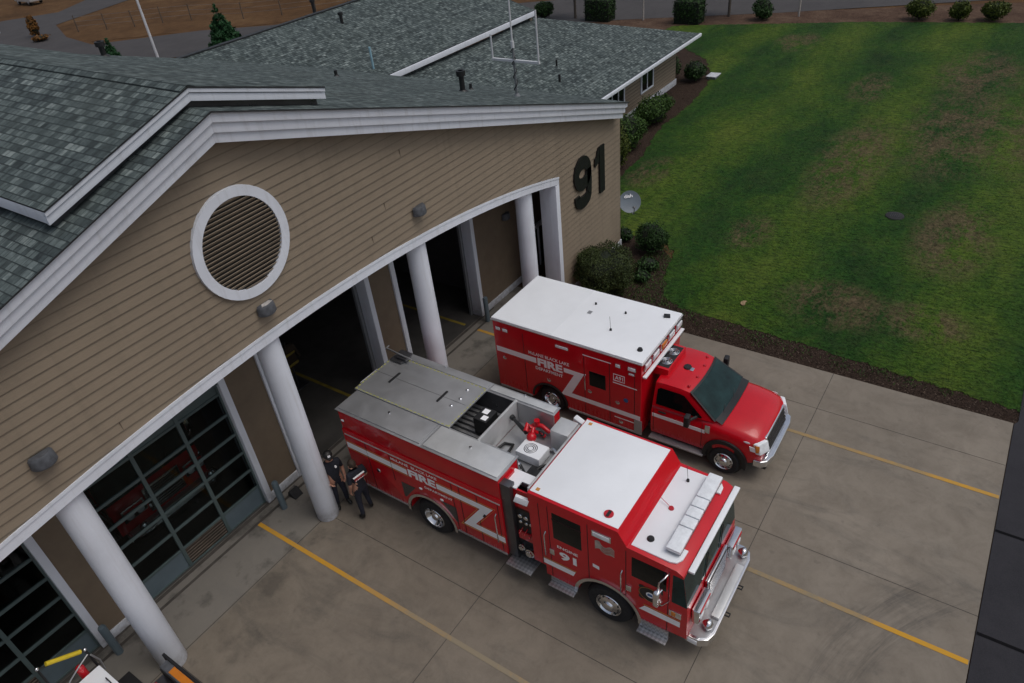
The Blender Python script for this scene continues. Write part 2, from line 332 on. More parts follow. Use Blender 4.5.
# ------------------------------------------------------------------ mesh builder
class MB:
    def __init__(s): s.v = []; s.f = []; s.mi = []; s.m = 0
    def add(s, vs, fs):
        o = len(s.v); s.v += [tuple(p) for p in vs]; s.f += [tuple(i+o for i in f) for f in fs]; s.mi += [s.m]*len(fs)
        return s
    def mat(s, i): s.m = i; return s
    def box(s, x0, x1, y0, y1, z0, z1):
        if x0 > x1: x0, x1 = x1, x0
        if y0 > y1: y0, y1 = y1, y0
        if z0 > z1: z0, z1 = z1, z0
        v = [(x0, y0, z0), (x1, y0, z0), (x1, y1, z0), (x0, y1, z0), (x0, y0, z1), (x1, y0, z1), (x1, y1, z1), (x0, y1, z1)]
        return s.add(v, [(0, 3, 2, 1), (4, 5, 6, 7), (0, 1, 5, 4), (1, 2, 6, 5), (2, 3, 7, 6), (3, 0, 4, 7)])
    def obox(s, c, ax, ay, az):      # oriented box: centre and three half vectors
        c, ax, ay, az = map(Vector, (c, ax, ay, az))
        v = [c+i*ax+j*ay+k*az for k in (-1, 1) for (i, j) in ((-1, -1), (1, -1), (1, 1), (-1, 1))]
        return s.add(v, [(0, 3, 2, 1), (4, 5, 6, 7), (0, 1, 5, 4), (1, 2, 6, 5), (2, 3, 7, 6), (3, 0, 4, 7)])
    def prism(s, poly, ax, a0, a1):   # poly of 2-D points in the plane normal to ax
        def p(u, w, a): return {'x': (a, u, w), 'y': (u, a, w), 'z': (u, w, a)}[ax]
        n = len(poly)
        v = [p(u, w, a0) for u, w in poly]+[p(u, w, a1) for u, w in poly]
        f = [tuple(range(n)), tuple(range(2*n-1, n-1, -1))]+[(i, i+n, (i+1) % n+n, (i+1) % n) for i in range(n)]
        return s.add(v, f)
    def poly(s, pts): return s.add(pts, [tuple(range(len(pts)))])
    def cyl(s, p0, p1, r0, r1=None, n=16, caps=True):
        r1 = r0 if r1 is None else r1
        p0, p1 = Vector(p0), Vector(p1); d = (p1-p0).normalized()
        a = d.orthogonal().normalized(); b = d.cross(a)
        v = [p0+(a*math.cos(2*PI*i/n)+b*math.sin(2*PI*i/n))*r0 for i in range(n)]+[p1+(a*math.cos(2*PI*i/n)+b*math.sin(2*PI*i/n))*r1 for i in range(n)]
        f = [(i, (i+1) % n, (i+1) % n+n, i+n) for i in range(n)]
        if caps: f += [tuple(range(n-1, -1, -1)), tuple(range(n, 2*n))]
        return s.add(v, f)
    def tube(s, pts, r, n=8):
        P = [Vector(p) for p in pts]; rs = r if isinstance(r, (list, tuple)) else [r]*len(P)
        up = None; v = []
        for i, p in enumerate(P):
            d = (P[min(i+1, len(P)-1)]-P[max(i-1, 0)]).normalized()
            if up is None: up = d.orthogonal().normalized()
            a = (up-d*up.dot(d)).normalized(); up = a; b = d.cross(a)
            v += [p+(a*math.cos(2*PI*k/n)+b*math.sin(2*PI*k/n))*rs[i] for k in range(n)]
        f = []
        for i in range(len(P)-1):
            f += [(i*n+k, i*n+(k+1) % n, (i+1)*n+(k+1) % n, (i+1)*n+k) for k in range(n)]
        f += [tuple(range(n-1, -1, -1)), tuple(range((len(P)-1)*n, len(P)*n))]
        return s.add(v, f)
    def lathe(s, prof, c, ax='z', n=32, sgn=1):   # prof: (radius, height) along ax
        c = Vector(c); v = []
        for r, h in prof:
            for k in range(n):
                a = 2*PI*k/n; q = (r*math.cos(a), r*math.sin(a))
                h2 = h*sgn
                v.append(c+Vector({'z': (q[0], q[1], h2), 'x': (h2, q[0], q[1]), 'y': (q[0], h2, q[1])}[ax]))
        f = []
        for i in range(len(prof)-1):
            f += [(i*n+k, i*n+(k+1) % n, (i+1)*n+(k+1) % n, (i+1)*n+k) for k in range(n)]
        return s.add(v, f)
    def ball(s, c, r, n=12, m=8):
        r = r if isinstance(r, (tuple, list)) else (r, r, r)
        v = []; f = []
        for j in range(m+1):
            th = PI*j/m
            for k in range(n):
                a = 2*PI*k/n; v.append((c[0]+r[0]*math.sin(th)*math.cos(a), c[1]+r[1]*math.sin(th)*math.sin(a), c[2]+r[2]*math.cos(th)))
        for j in range(m):
            f += [(j*n+k, (j+1)*n+k, (j+1)*n+(k+1) % n, j*n+(k+1) % n) for k in range(n)]
        return s.add(v, f)
    def ring(s, cy, cz, r0, r1, a0, a1, x0, x1, n=20):   # arc band in the y-z plane, thick in x
        o = []; 
        for i in range(n+1):
            a = a0+(a1-a0)*i/n; o.append((math.cos(a), math.sin(a)))
        v = []
        for (c_, s_) in o:
            for (r, x) in ((r0, x0), (r1, x0), (r1, x1), (r0, x1)): v.append((x, cy+r*c_, cz+r*s_))
        f = [(0, 1, 2, 3), (n*4+3, n*4+2, n*4+1, n*4)]
        for i in range(n):
            for k in range(4): f.append((i*4+k, (i+1)*4+k, (i+1)*4+(k+1) % 4, i*4+(k+1) % 4))
        return s.add(v, f)
    def build(s, name, mats, parent=None, bevel=0, seg=2, smooth=None, og=None):
        me = bpy.data.meshes.new(name)
        o_ = OG if og is None else og
        vs = [(a-o_[0], b-o_[1], c-o_[2]) for a, b, c in s.v]
        me.from_pydata(vs, [], s.f)
        for m in (mats if isinstance(mats, (list, tuple)) else [mats]): me.materials.append(M[m] if isinstance(m, str) else m)
        me.polygons.foreach_set('material_index', s.mi)
        bm = bmesh.new(); bm.from_mesh(me)
        bmesh.ops.recalc_face_normals(bm, faces=bm.faces)
        if bevel:
            ed = [e for e in bm.edges if len(e.link_faces) == 2 and e.calc_face_angle(0) > .6]
            bmesh.ops.bevel(bm, geom=ed, offset=bevel, segments=seg, affect='EDGES', profile=.6, clamp_overlap=True)
        bm.to_mesh(me); bm.free()
        ang = smooth if smooth is not None else 35
        if ang:
            me.shade_smooth(); me.set_sharp_from_angle(angle=math.radians(ang))
        ob = bpy.data.objects.new(name, me); COL.objects.link(ob)
        if parent is not None: ob.parent = parent
        else: ob.location = o_
        return ob
OG = (0, 0, 0)

def tag(o, label=None, cat=None, group=None, kind=None):
    if label: o['label'] = label
    if cat: o['category'] = cat
    if group: o['group'] = group
    if kind: o['kind'] = kind
    return o
def thing(name, loc, label, cat, group=None):
    global OG
    o = bpy.data.objects.new(name, None); COL.objects.link(o); o.location = loc; OG = tuple(loc)
    o.empty_display_size = .3
    return tag(o, label, cat, group)
def endthing():
    global OG
    OG = (0, 0, 0)
def copy_tree(o, parent=None):
    c = o.copy(); COL.objects.link(c)
    if parent is not None: c.parent = parent
    for ch in list(o.children): copy_tree(ch, c)
    return c

def text(name, s, mat, parent, org, xd, zd, w, h, bold=0.0, depth=.004):
    cu = bpy.data.curves.new(name, 'FONT'); cu.body = s; cu.size = 1; cu.offset = bold; cu.resolution_u = 3
    ob = bpy.data.objects.new('tmp', cu); COL.objects.link(ob)
    bpy.context.view_layer.update()
    me = bpy.data.meshes.new_from_object(ob.evaluated_get(bpy.context.evaluated_depsgraph_get()))
    bpy.data.objects.remove(ob)
    me.name = name
    n = len(me.vertices); co = np.zeros(n*3); me.vertices.foreach_get('co', co); co = co.reshape(-1, 3)
    mn, mx = co.min(0), co.max(0)
    co = (co-mn)/np.maximum(mx-mn, 1e-6)
    X, Z = np.array(xd, float), np.array(zd, float)
    Y = np.cross(Z, X)
    P = np.array(org, float)+co[:, :1]*w*X+co[:, 1:2]*h*Z-np.array(OG)
    me.vertices.foreach_set('co', P.ravel())
    me.materials.clear(); me.materials.append(M[mat])
    me.update()
    o = bpy.data.objects.new(name, me); COL.objects.link(o); o.parent = parent
    return o

def stroke(pts, w, closed=False):       # 2-D ribbon outline as quads
    n = len(pts); L = []; 
    for i, p in enumerate(pts):
        a = pts[i-1] if (i > 0 or closed) else pts[i]; b = pts[(i+1) % n] if (i < n-1 or closed) else pts[i]
        d = Vector((b[0]-a[0], b[1]-a[1])).normalized(); nn = Vector((-d.y, d.x))
        k = 1.0
        if (0 < i < n-1) or closed:
            d1 = Vector((p[0]-a[0], p[1]-a[1])).normalized(); k = 1/max(.35, abs(d1.dot(d)))
        L.append((Vector(p)+nn*w/2*k, Vector(p)-nn*w/2*k))
    q = []
    for i in range(n if closed else n-1):
        j = (i+1) % n
        q.append([tuple(L[i][0]), tuple(L[j][0]), tuple(L[j][1]), tuple(L[i][1])])
    return q

# ------------------------------------------------------------------ camera
cx, cy, cz, yaw, pitch, roll, fpx = -2.176, -11.83, 14.301, 52.269, -35.896, -6.528, 723.6
a, b, c = map(math.radians, (yaw, pitch, roll))
Fv = Vector((math.sin(a)*math.cos(b), math.cos(a)*math.cos(b), math.sin(b)))
Rv = Vector((math.cos(a), -math.sin(a), 0)); Uv = Rv.cross(Fv)
R2 = math.cos(c)*Rv+math.sin(c)*Uv; U2 = -math.sin(c)*Rv+math.cos(c)*Uv
cam = bpy.data.cameras.new('camera'); camo = bpy.data.objects.new('camera', cam); COL.objects.link(camo)
mw = Matrix.Identity(4)
for i in range(3):
    mw[i][0], mw[i][1], mw[i][2] = R2[i], U2[i], -Fv[i]
mw[0][3], mw[1][3], mw[2][3] = cx, cy, cz
camo.matrix_world = mw
cam.sensor_width = 36; cam.lens = fpx/1024*36; cam.clip_end = 3000; cam.clip_start = .1
S.camera = camo

# ------------------------------------------------------------------ light
SUN_EL, SUN_AZ = 64, 165      # azimuth clockwise from +Y
w = bpy.data.worlds.new('World'); S.world = w; w.use_nodes = True
wn, wl = w.node_tree.nodes, w.node_tree.links
sky = wn.new('ShaderNodeTexSky'); sky.sky_type = 'NISHITA'; sky.sun_disc = False
sky.sun_elevation = math.radians(SUN_EL); sky.sun_rotation = math.radians(SUN_AZ); sky.air_density = 1.0; sky.dust_density = 4.0; sky.ozone_density = 1.0
hs = wn.new('ShaderNodeHueSaturation'); hs.inputs['Saturation'].default_value = .62
wl.new(sky.outputs[0], hs.inputs['Color']); wl.new(hs.outputs[0], wn['Background'].inputs['Color'])
wn['Background'].inputs['Strength'].default_value = .105
sl = bpy.data.lights.new('sun', 'SUN'); sl.energy = .75; sl.angle = math.radians(35); sl.color = (1, .97, .93)
so = bpy.data.objects.new('sun', sl); COL.objects.link(so)
el, az = math.radians(SUN_EL), math.radians(SUN_AZ)
dv = Vector((math.sin(az)*math.cos(el), math.cos(az)*math.cos(el), math.sin(el)))
so.rotation_euler = dv.to_track_quat('Z', 'Y').to_euler(); so.location = (10, -10, 30)
S.view_settings.view_transform = 'Standard'; S.view_settings.look = 'None'; S.view_settings.exposure = 0; S.view_settings.gamma = 1
S.cycles.max_bounces = 8; S.cycles.use_denoising = True

# ------------------------------------------------------------------ ground setting
def jag(poly, step=.6, amp=.12):
    out = []
    for i, p in enumerate(poly):
        q = poly[(i+1) % len(poly)]; d = math.hypot(q[0]-p[0], q[1]-p[1]); n = max(1, min(int(d/step), 120))
        for k in range(n):
            t_ = k/n; out.append((p[0]+(q[0]-p[0])*t_+random.uniform(-amp, amp), p[1]+(q[1]-p[1])*t_+random.uniform(-amp, amp)))
    return out
def smoothpoly(pts, it=2):
    for _ in range(it):
        o = []
        for i, p in enumerate(pts):
            q = pts[(i+1) % len(pts)]
            o += [(p[0]*.75+q[0]*.25, p[1]*.75+q[1]*.25), (p[0]*.25+q[0]*.75, p[1]*.25+q[1]*.75)]
        pts = o
    return pts
def sheet(name, poly, z, mat):
    o = MB().poly([(x, y, z) for x, y in poly]).build(name, mat, smooth=0)
    return tag(o, kind='structure')
sheet('ground', [(-400, -400), (500, -400), (500, 600), (-400, 600)], -.075, 'dry')
sheet('earth', jag([(-20, 2), (17, 2), (20, 2), (22, 60), (-20, 60)], 2, .4), -.062, 'earth')
LAWN = [(17.1, -14.2), (17.3, -11.3), (17.6, -8.0), (17.72, -4.9), (17.75, -3.9), (18.3, -3.1), (19.2, -2.7), (20.3, -2.3), (21.4, -2.1), (22.0, -1.4), (21.9, -.2), (21.4, .5), (21.2, 1.4), (22.3, 1.9), (24.5, 2.4), (26.5, 3.0), (29.6, 3.2), (31.5, 3.6), (33.9, 4.0), (36.3, 3.9), (40.1, 4.2), (42.4, 4.7), (45.6, 6.2), (48.2, 9.0), (50.0, 12.5), (53.6, 12.2), (54.2, 10.5), (56.0, 4.0), (57.4, -1.0), (58.8, -9.4), (60.5, -22), (60.5, -40), (17.1, -40)]
sheet('lawn', jag(LAWN, .22, .10), -.03, 'lawn')
sheet('mulch_bed', jag([(16.3, -14.0), (17.9, -14.0), (17.9, -5), (22, -1), (24.5, 1.2), (25.5, 2.6), (40, 3), (50, 8), (50, 13.5), (44, 26), (20, 26), (20, -.4), (16.3, -.4)], .5, .08), -.045, 'mulch')
sheet('verge', jag([(50, 10.5), (53, 9), (55.8, 0), (58.2, -11), (60, -24), (66, -24), (64.8, -9.5), (61.3, .6), (56.2, 14), (50, 27), (44, 34), (40, 34), (45, 24)], .8, .25), -.052, 'earth')
ROAD = [(54.7, 17.1), (59.1, 5.6), (63.9, -4.7), (70, -18), (80, -18), (72, 0), (67, 11), (62, 24), (54.5, 37), (51.2, 44.5), (46.3, 50.4), (42.8, 57.2), (35.8, 65), (37, 72), (40.4, 80.5), (51.8, 84.5), (70, 88), (70, 104), (50.8, 92.6), (45, 88.5), (40, 92), (30, 92), (10, 92), (10, 70), (21, 66), (29, 58), (36.2, 48.9), (45, 33)]
sheet('road', ROAD, -.04, 'road')
sheet('verge', jag([(36.6, 66.5), (46.5, 51.5), (51.5, 46), (54, 46), (48, 56), (41, 66)], .8, .3), -.05, 'dry')
sheet('street', [(-60, -13.92), (16.45, -13.92), (16.6, -14.0), (62, -14.0), (62, -24), (-60, -24)], -.012, 'asphalt')
sheet('apron', [(-16, -13.9), (16.46, -13.9), (16.46, 2.12), (-16, 2.12)], 0.0, 'concrete')
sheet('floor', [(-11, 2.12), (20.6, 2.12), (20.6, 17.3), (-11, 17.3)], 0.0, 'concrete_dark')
def strip(name, pts, w, z, mat):
    m = MB()
    for i in range(len(pts)-1):
        p, q = Vector(pts[i]), Vector(pts[i+1]); d = (q-p).normalized(); n = Vector((-d.y, d.x))*w/2
        m.poly([(p.x+n.x, p.y+n.y, z), (q.x+n.x, q.y+n.y, z), (q.x-n.x, q.y-n.y, z), (p.x-n.x, p.y-n.y, z)])
    return m.build(name, mat, smooth=0)
j = MB()
def jline(m, x0, y0, x1, y1, w):
    m.box(min(x0, x1)-w/2*(x0 == x1), max(x0, x1)+w/2*(x0 == x1), min(y0, y1)-w/2*(y0 == y1), max(y0, y1)+w/2*(y0 == y1), -.01, .003)
for x in (-4.7, .18, 4.9, 9.8, 14.7): jline(j, x, -13.9, x, .3, .015)
for y in (-9.32, -4.58): jline(j, -16, y, 16.46, y, .015)
jline(j, -16, .33, 16.4, .33, .018)
tag(j.build('apron_joint', 'seam', smooth=0), kind='structure')
d = MB().box(-6, 14.9, 1.72, 1.80, -.01, .004).box(-6, 14.9, 2.0, 2.10, -.01, .004)
tag(d.build('threshold_drain', 'seam', smooth=0), kind='structure')
tag(strip('lane_marking', [(3.74, 1.72), (3.74, -13.88)], .11, .007, 'line1'), kind='structure')
tag(strip('lane_marking', [(8.61, -7.9), (8.61, -13.88)], .115, .007, 'line2'), kind='structure')
tag(strip('lane_marking', [(13.49, 1.72), (13.49, -13.88)], .115, .007, 'line3'), kind='structure')
tag(strip('lane_marking', [(13.52, 2.3), (13.52, 9)], .11, .007, 'yelline_in'), kind='structure')
tag(strip('lane_marking', [(8.7, 2.3), (8.7, 12)], .11, .007, 'yelline_in'), kind='structure')
s_ = MB()
for x in (12.4, 9.4, 6.2): s_.poly([(x-.05, -13.93, -.008), (x+.03, -13.93, -.008), (x+.05, -22, -.008), (x-.03, -22, -.008)])
tag(s_.build('street_joint', simple('tar_seam', (.006, .006, .007, 1), .95, spec=.1), smooth=0), kind='structure')

# grass blades and bark chips: nobody could count them
def inpoly(px, py, poly):
    n = len(poly); ins = np.zeros(len(px), bool); jn = n-1
    for i in range(n):
        xi, yi = poly[i]; xj, yj = poly[jn]
        c_ = ((yi > py) != (yj > py)) & (px < (xj-xi)*(py-yi)/(yj-yi+1e-12)+xi)
        ins ^= c_; jn = i
    return ins
def tris(name, C3, H, L, W, lean, mat, up=True):
    n = len(C3); ang = rng.uniform(0, 2*PI, n); dx = np.stack([np.cos(ang), np.sin(ang), np.zeros(n)], 1)
    la = ang+PI/2+rng.normal(0, .25, n); ln = np.stack([np.cos(la), np.sin(la), np.zeros(n)], 1)*(lean*rng.uniform(.3, 1, n))[:, None]
    tip = C3+ln; tip[:, 2] += H
    v = np.empty((n*3, 3)); v[0::3] = C3-dx*W[:, None]; v[1::3] = C3+dx*W[:, None]; v[2::3] = tip
    me = bpy.data.meshes.new(name); me.from_pydata(v.tolist(), [], np.arange(n*3).reshape(-1, 3).tolist()); me.materials.append(M[mat])
    o = bpy.data.objects.new(name, me); COL.objects.link(o); return o
N = 130000
px = 17.0+42*rng.random(N)**1.5; py = rng.uniform(-17, 9, N)
k = inpoly(px, py, LAWN); px, py = px[k], py[k]; n = len(px)
g = tris('grass', np.stack([px, py, np.full(n, -.03)], 1), rng.uniform(.012, .035, n), None, rng.uniform(.012, .028, n), np.full(n, .16), 'lawn')
tag(g, 'short mown green grass of the lawn', 'grass', kind='stuff')
N = 9000
px = 16.5+rng.random(N)*1.45; py = rng.uniform(-14, -.5, N)
px2 = rng.uniform(17, 26, 3000); py2 = rng.uniform(-3, 3, 3000)
px3 = rng.uniform(25, 46, 5000); py3 = rng.uniform(2.8, 7, 5000)
px = np.concatenate([px, px2, px3]); py = np.concatenate([py, py2, py3])
k = ~inpoly(px, py, LAWN); px, py = px[k], py[k]; n = len(px)
g = tris('bark_chips', np.stack([px, py, np.full(n, -.04)], 1), rng.uniform(.0, .04, n), None, rng.uniform(.008, .028, n), np.full(n, .06), 'chip')
tag(g, 'dark brown bark chips strewn in the planting beds', 'bark chips', kind='stuff')
# weeds and stray tufts in the bark strip
N = 1500
cxy = rng.uniform(0, 1, (60, 2)); cxy[:, 0] = 16.9+cxy[:, 0]*1.0; cxy[:, 1] = -13+cxy[:, 1]*10
ci = rng.integers(0, 60, N); px = cxy[ci, 0]+rng.normal(0, .12, N); py = cxy[ci, 1]+rng.normal(0, .16, N)
px = np.concatenate([px, rng.uniform(17.6, 21.5, 2600)]); py = np.concatenate([py, rng.uniform(-3.4, -1.2, 2600)])
k = (px > 16.55) & ~inpoly(px, py, LAWN); px, py = px[k], py[k]; n = len(px)
g = tris('weeds', np.stack([px, py, np.full(n, -.04)], 1), rng.uniform(.03, .1, n), None, rng.uniform(.008, .02, n), np.full(n, .08), 'leaf_mid')
tag(g, 'sparse green weeds in the bark strip', 'weeds', kind='stuff')

# ------------------------------------------------------------------ fire station
st = thing('fire_station', (4.9, 8, 0), 'brown clapboard fire station with white arched portico, gable front and grey shingle roof', 'fire station')
AX = np.array([-6.6, -4, -1.02, .95, 1.94, 3.4, 4.88, 6.99, 9.05, 10.59, 13.33, 16.5]); AZ = np.array([4.6, 5.05, 5.51, 5.8, 5.89, 5.98, 6.03, 6.02, 5.96, 5.83, 5.39, 4.70])
PF = np.polyfit(AX, AZ, 5)
def arch(x): return float(np.polyval(PF, x))
APX = 4.9
def ftop(x): return 10.70-(.309*(x-APX) if x > APX else .338*(APX-x))
XL, XR = -10.6, 20.8
def zb(x): return arch(x)-.02 if -6.6 <= x <= 16.45 else .22
def zt(x): return ftop(x)-.30
m = MB()
xs = list(np.arange(XL, XR, .3))+[XR, 16.449, 16.451, -6.599, -6.601]
xs = sorted(xs)
z0 = .22; i = 0
while z0 < 10.7:
    z1 = z0+.2
    # clapboards come in lengths: break the run so each board has its own tone
    br = sorted(rng.uniform(XL, XR, 8)); seg = []
    runs = []; cur = []
    for xa, xb in zip(xs[:-1], xs[1:]):
        la, lb = max(z0, zb(xa+1e-4)), max(z0, zb(xb-1e-4)); ua, ub = min(z1, zt(xa)), min(z1, zt(xb))
        if ua-la < .002 and ub-lb < .002: continue
        if ua < la: la = ua = min(max(ua, z0), z1)
        if ub < lb: lb = ub = min(max(ub, z0), z1)
        yo = lambda z: -.024*(1-(z-z0)/.2)
        m.add([(xa, yo(la), la), (xb, yo(lb), lb), (xb, yo(ub), ub), (xa, yo(ua), ua)], [(0, 1, 2, 3)])
        if la == z0 and lb == z0: m.add([(xa, -.024, z0), (xb, -.024, z0), (xb, 0.01, z0), (xa, 0.01, z0)], [(0, 1, 2, 3)])
    z0 = z1
bb = m
bb.build('facade_siding', 'siding', st, smooth=0)
# butt joints of the boards
m = MB()
for _ in range(30):
    x = random.uniform(-3, 20); kz = random.randint(1, 45); z = .22+.2*kz
    if zb(x)+.1 < z and z+.2 < zt(x)-.2: m.box(x-.004, x+.004, -.025, -.002, z+.01, z+.19)
m.build('board_joint', simple('board_joint_brown', (.135, .105, .077, 1), .9), st, smooth=0)
# side and rear walls
m = MB().box(XR-.02, XR+.13, .012, 17.3, .22, 5.75).box(XL-.13, XL, .012, 17.3, .22, 5.3)
m.prism([(XL, .22), (XR, .22), (XR, 5.75), (APX, 10.5), (XL, 5.3)], 'y', 17.3, 17.45)
m.build('side_wall', 'siding', st, smooth=0)
MB().box(16.52, XR+.15, -.035, .2, -.05, .24).box(XR+.135, XR+.16, .2, 17.3, -.05, .24).build('base_board', 'white', st, bevel=.006)
# fascia: three stepped boards each side, mitred at the ridge
for nm, za, zc, ya in (('fascia_top_board', .0, -.17, -.46), ('fascia_middle_board', -.172, -.36, -.40), ('fascia_lower_board', -.362, -.55, -.34)):
    for xa, xb in ((APX, 20.45), (APX, -11.2)):
        m = MB().prism([(xa, ftop(xa)+za), (xb, ftop(xb)+za), (xb, ftop(xb)+zc), (xa, ftop(xa)+zc)], 'y', ya, -.03)
        m.build(nm, 'white', st, bevel=.008)
# end returns on the eaves
for nm, za, zc, e in (('fascia_top_board', .0, -.17, .0), ('fascia_middle_board', -.172, -.36, -.06), ('fascia_lower_board', -.362, -.55, -.12)):
    z = ftop(20.45)
    MB().box(20.452, 20.47+e+.12, -.46-e, 17.6, z+zc-.0, z+za-.03).build(nm, 'white', st, bevel=.006)
# roof
def slab(name, pts, th, mat, parent):    # pts top outline 3-D
    n = len(pts); m = MB()
    v = list(pts)+[(x, y, z-th) for x, y, z in pts]
    m.mat(0).add(v, [tuple(range(n))]); m.mat(1).add(v, [tuple(range(2*n-1, n-1, -1))]+[(i, i+n, (i+1) % n+n, (i+1) % n) for i in range(n)])
    return m.build(name, [mat, 'driptrim'], parent, smooth=0)
up = .035
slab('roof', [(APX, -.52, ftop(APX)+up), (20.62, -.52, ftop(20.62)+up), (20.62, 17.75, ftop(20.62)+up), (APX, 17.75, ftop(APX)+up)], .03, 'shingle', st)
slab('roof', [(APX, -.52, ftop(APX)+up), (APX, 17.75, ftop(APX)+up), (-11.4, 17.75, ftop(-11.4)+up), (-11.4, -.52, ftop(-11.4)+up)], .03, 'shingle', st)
def rtop(x): return 11.08-(.302*(x-4.92) if x > 4.92 else .325*(4.92-x))
for xe in (7.85, 1.94):
    slab('raised_roof', [(4.92, -.05, rtop(4.92)+.02), (xe, -.05, rtop(xe)+.02), (xe, 17.8, rtop(xe)+.02), (4.92, 17.8, rtop(4.92)+.02)], .03, 'shingle', st)
    for ya, za, zc in ((-.035, 0.0, -.085), (-.005, -.087, -.235)):
        MB().prism([(4.92, rtop(4.92)+za-.012), (xe, rtop(xe)+za-.012), (xe, rtop(xe)+zc), (4.92, rtop(4.92)+zc)], 'y', ya, .06).build('raised_fascia', 'white', st, bevel=.006)
    sg = 1 if xe > 5 else -1
    MB().box(xe-.04*sg, xe-.002*sg, .062, 17.7, rtop(xe)-.22, rtop(xe)-.014).build('raised_fascia', 'white', st, bevel=.006)
    # dark vent gap under the raised slab
    MB().prism([(4.92, rtop(4.92)-.04), (xe-.12*sg, rtop(xe-.12*sg)-.04), (xe-.12*sg, ftop(xe-.12*sg)-.02), (4.92, ftop(4.92)-.02)], 'y', .16, 17.5).build('ridge_curb', 'steel_dark', st, smooth=0)
m = MB()
y = -.05
while y < 17.5:
    zr = rtop(4.92)+.036; q = .012+.008*random.random()
    q *= .3; m.add([(4.92-.17, y, zr-.058+q), (4.92, y, zr-.004+q), (4.92+.17, y, zr-.054+q), (4.92+.17, y+.205, zr-.056+q), (4.92, y+.205, zr-.006+q), (4.92-.17, y+.205, zr-.060+q)], [(0, 1, 4, 5), (1, 2, 3, 4)])
    y += .2
m.build('ridge_cap', 'shingle', st, smooth=0)
# arched white header beam and right jamb
N_ = 60
ax = np.linspace(-6.6, 16.5, N_+1)
m = MB()
for dz0, dz1, y0, y1 in ((.0, -.25, -.045, .6), (.02, -.045, -.062, -.046)):
    v = []; f = []
    for x in ax:
        z = arch(x); v += [(x, y0, z+dz0), (x, y0, z+dz1), (x, y1, z+dz1), (x, y1, z+dz0)]
    for i in range(N_):
        for k_ in range(4): f.append((i*4+k_, (i+1)*4+k_, (i+1)*4+(k_+1) % 4, i*4+(k_+1) % 4))
    f += [(0, 1, 2, 3), (N_*4+3, N_*4+2, N_*4+1, N_*4)]
    m.add(v, f)
m.build('header_beam', 'white', st, smooth=20)
MB().box(16.28, 16.5, -.045, .6, 0, arch(16.4)-.252).build('entry_jamb', 'white', st, bevel=.008)
MB().box(19.3, 19.45, .11, 2.1, 0, 5.6).build('portico_side_wall', 'porchbrown', st)
MB().box(-6.6, 18.2, .602, 2.6, 6.08, 6.18).build('portico_ceiling', 'porchbrown', st)
MB().box(-6.6, 16.5, .3, .6, 5.85, 6.1).box(-10.6, -6.6, 0.012, .1, 0, 6).box(16.5, 20.8, .012, .1, .2, 5.2).build('inner_framing', 'interior', st)
# columns
for x in (-4.65, .18, 4.905, 9.889, 14.946):
    h = arch(x)-.25
    m = MB().lathe([(.0, 0), (.272, 0), (.285, .03), (.285, h*.5), (.27, h), (0, h)], (x, .33, 0.001), n=40)
    m.build('column', 'white', st, smooth=40)
# piers, doors
def pier(x0, x1, hdr=True):
    m = MB().box(x0+.17, x1-.17, 2.10, 2.4, .0, 6.08); p = m.build('pier', 'porchbrown', st)
    MB().box(x0, x0+.17, 2.04, 2.45, 0, 6.08).box(x1-.17, x1, 2.04, 2.45, 0, 6.08).build('door_trim', 'white', p, bevel=.008)
    MB().box(x0+.172, x1-.172, 2.055, 2.099, 0, .24).build('base_board', 'white', p, bevel=.006)
for x0, x1 in ((-5.35, -4.05), (-.5, .78), (4.36, 5.64), (9.36, 10.58), (14.22, 17.2)): pier(x0, x1)
bays = ((-4.05, -.5, True), (.78, 4.36, True), (5.64, 9.36, False), (10.58, 14.22, False))
M['pane'] = None
t = NT('garage_door_glass'); t.bsdf.inputs['Base Color'].default_value = (.55, .60, .60, 1); t.bsdf.inputs['Roughness'].default_value = .02
t.bsdf.inputs['Transmission Weight'].default_value = 1; t.bsdf.inputs['IOR'].default_value = 1.45
tr = t.n.new('ShaderNodeBsdfTransparent'); tr.inputs[0].default_value = (.62, .66, .66, 1); gl = t.n.new('ShaderNodeBsdfGlossy'); gl.inputs['Roughness'].default_value = .03
fr = t.n.new('ShaderNodeFresnel'); fr.inputs['IOR'].default_value = 1.22; ms = t.n.new('ShaderNodeMixShader')
t.l.new(fr.outputs[0], ms.inputs[0]); t.l.new(tr.outputs[0], ms.inputs[1]); t.l.new(gl.outputs[0], ms.inputs[2]); t.l.new(ms.outputs[0], t.out.inputs[0])
M['pane'] = t.m
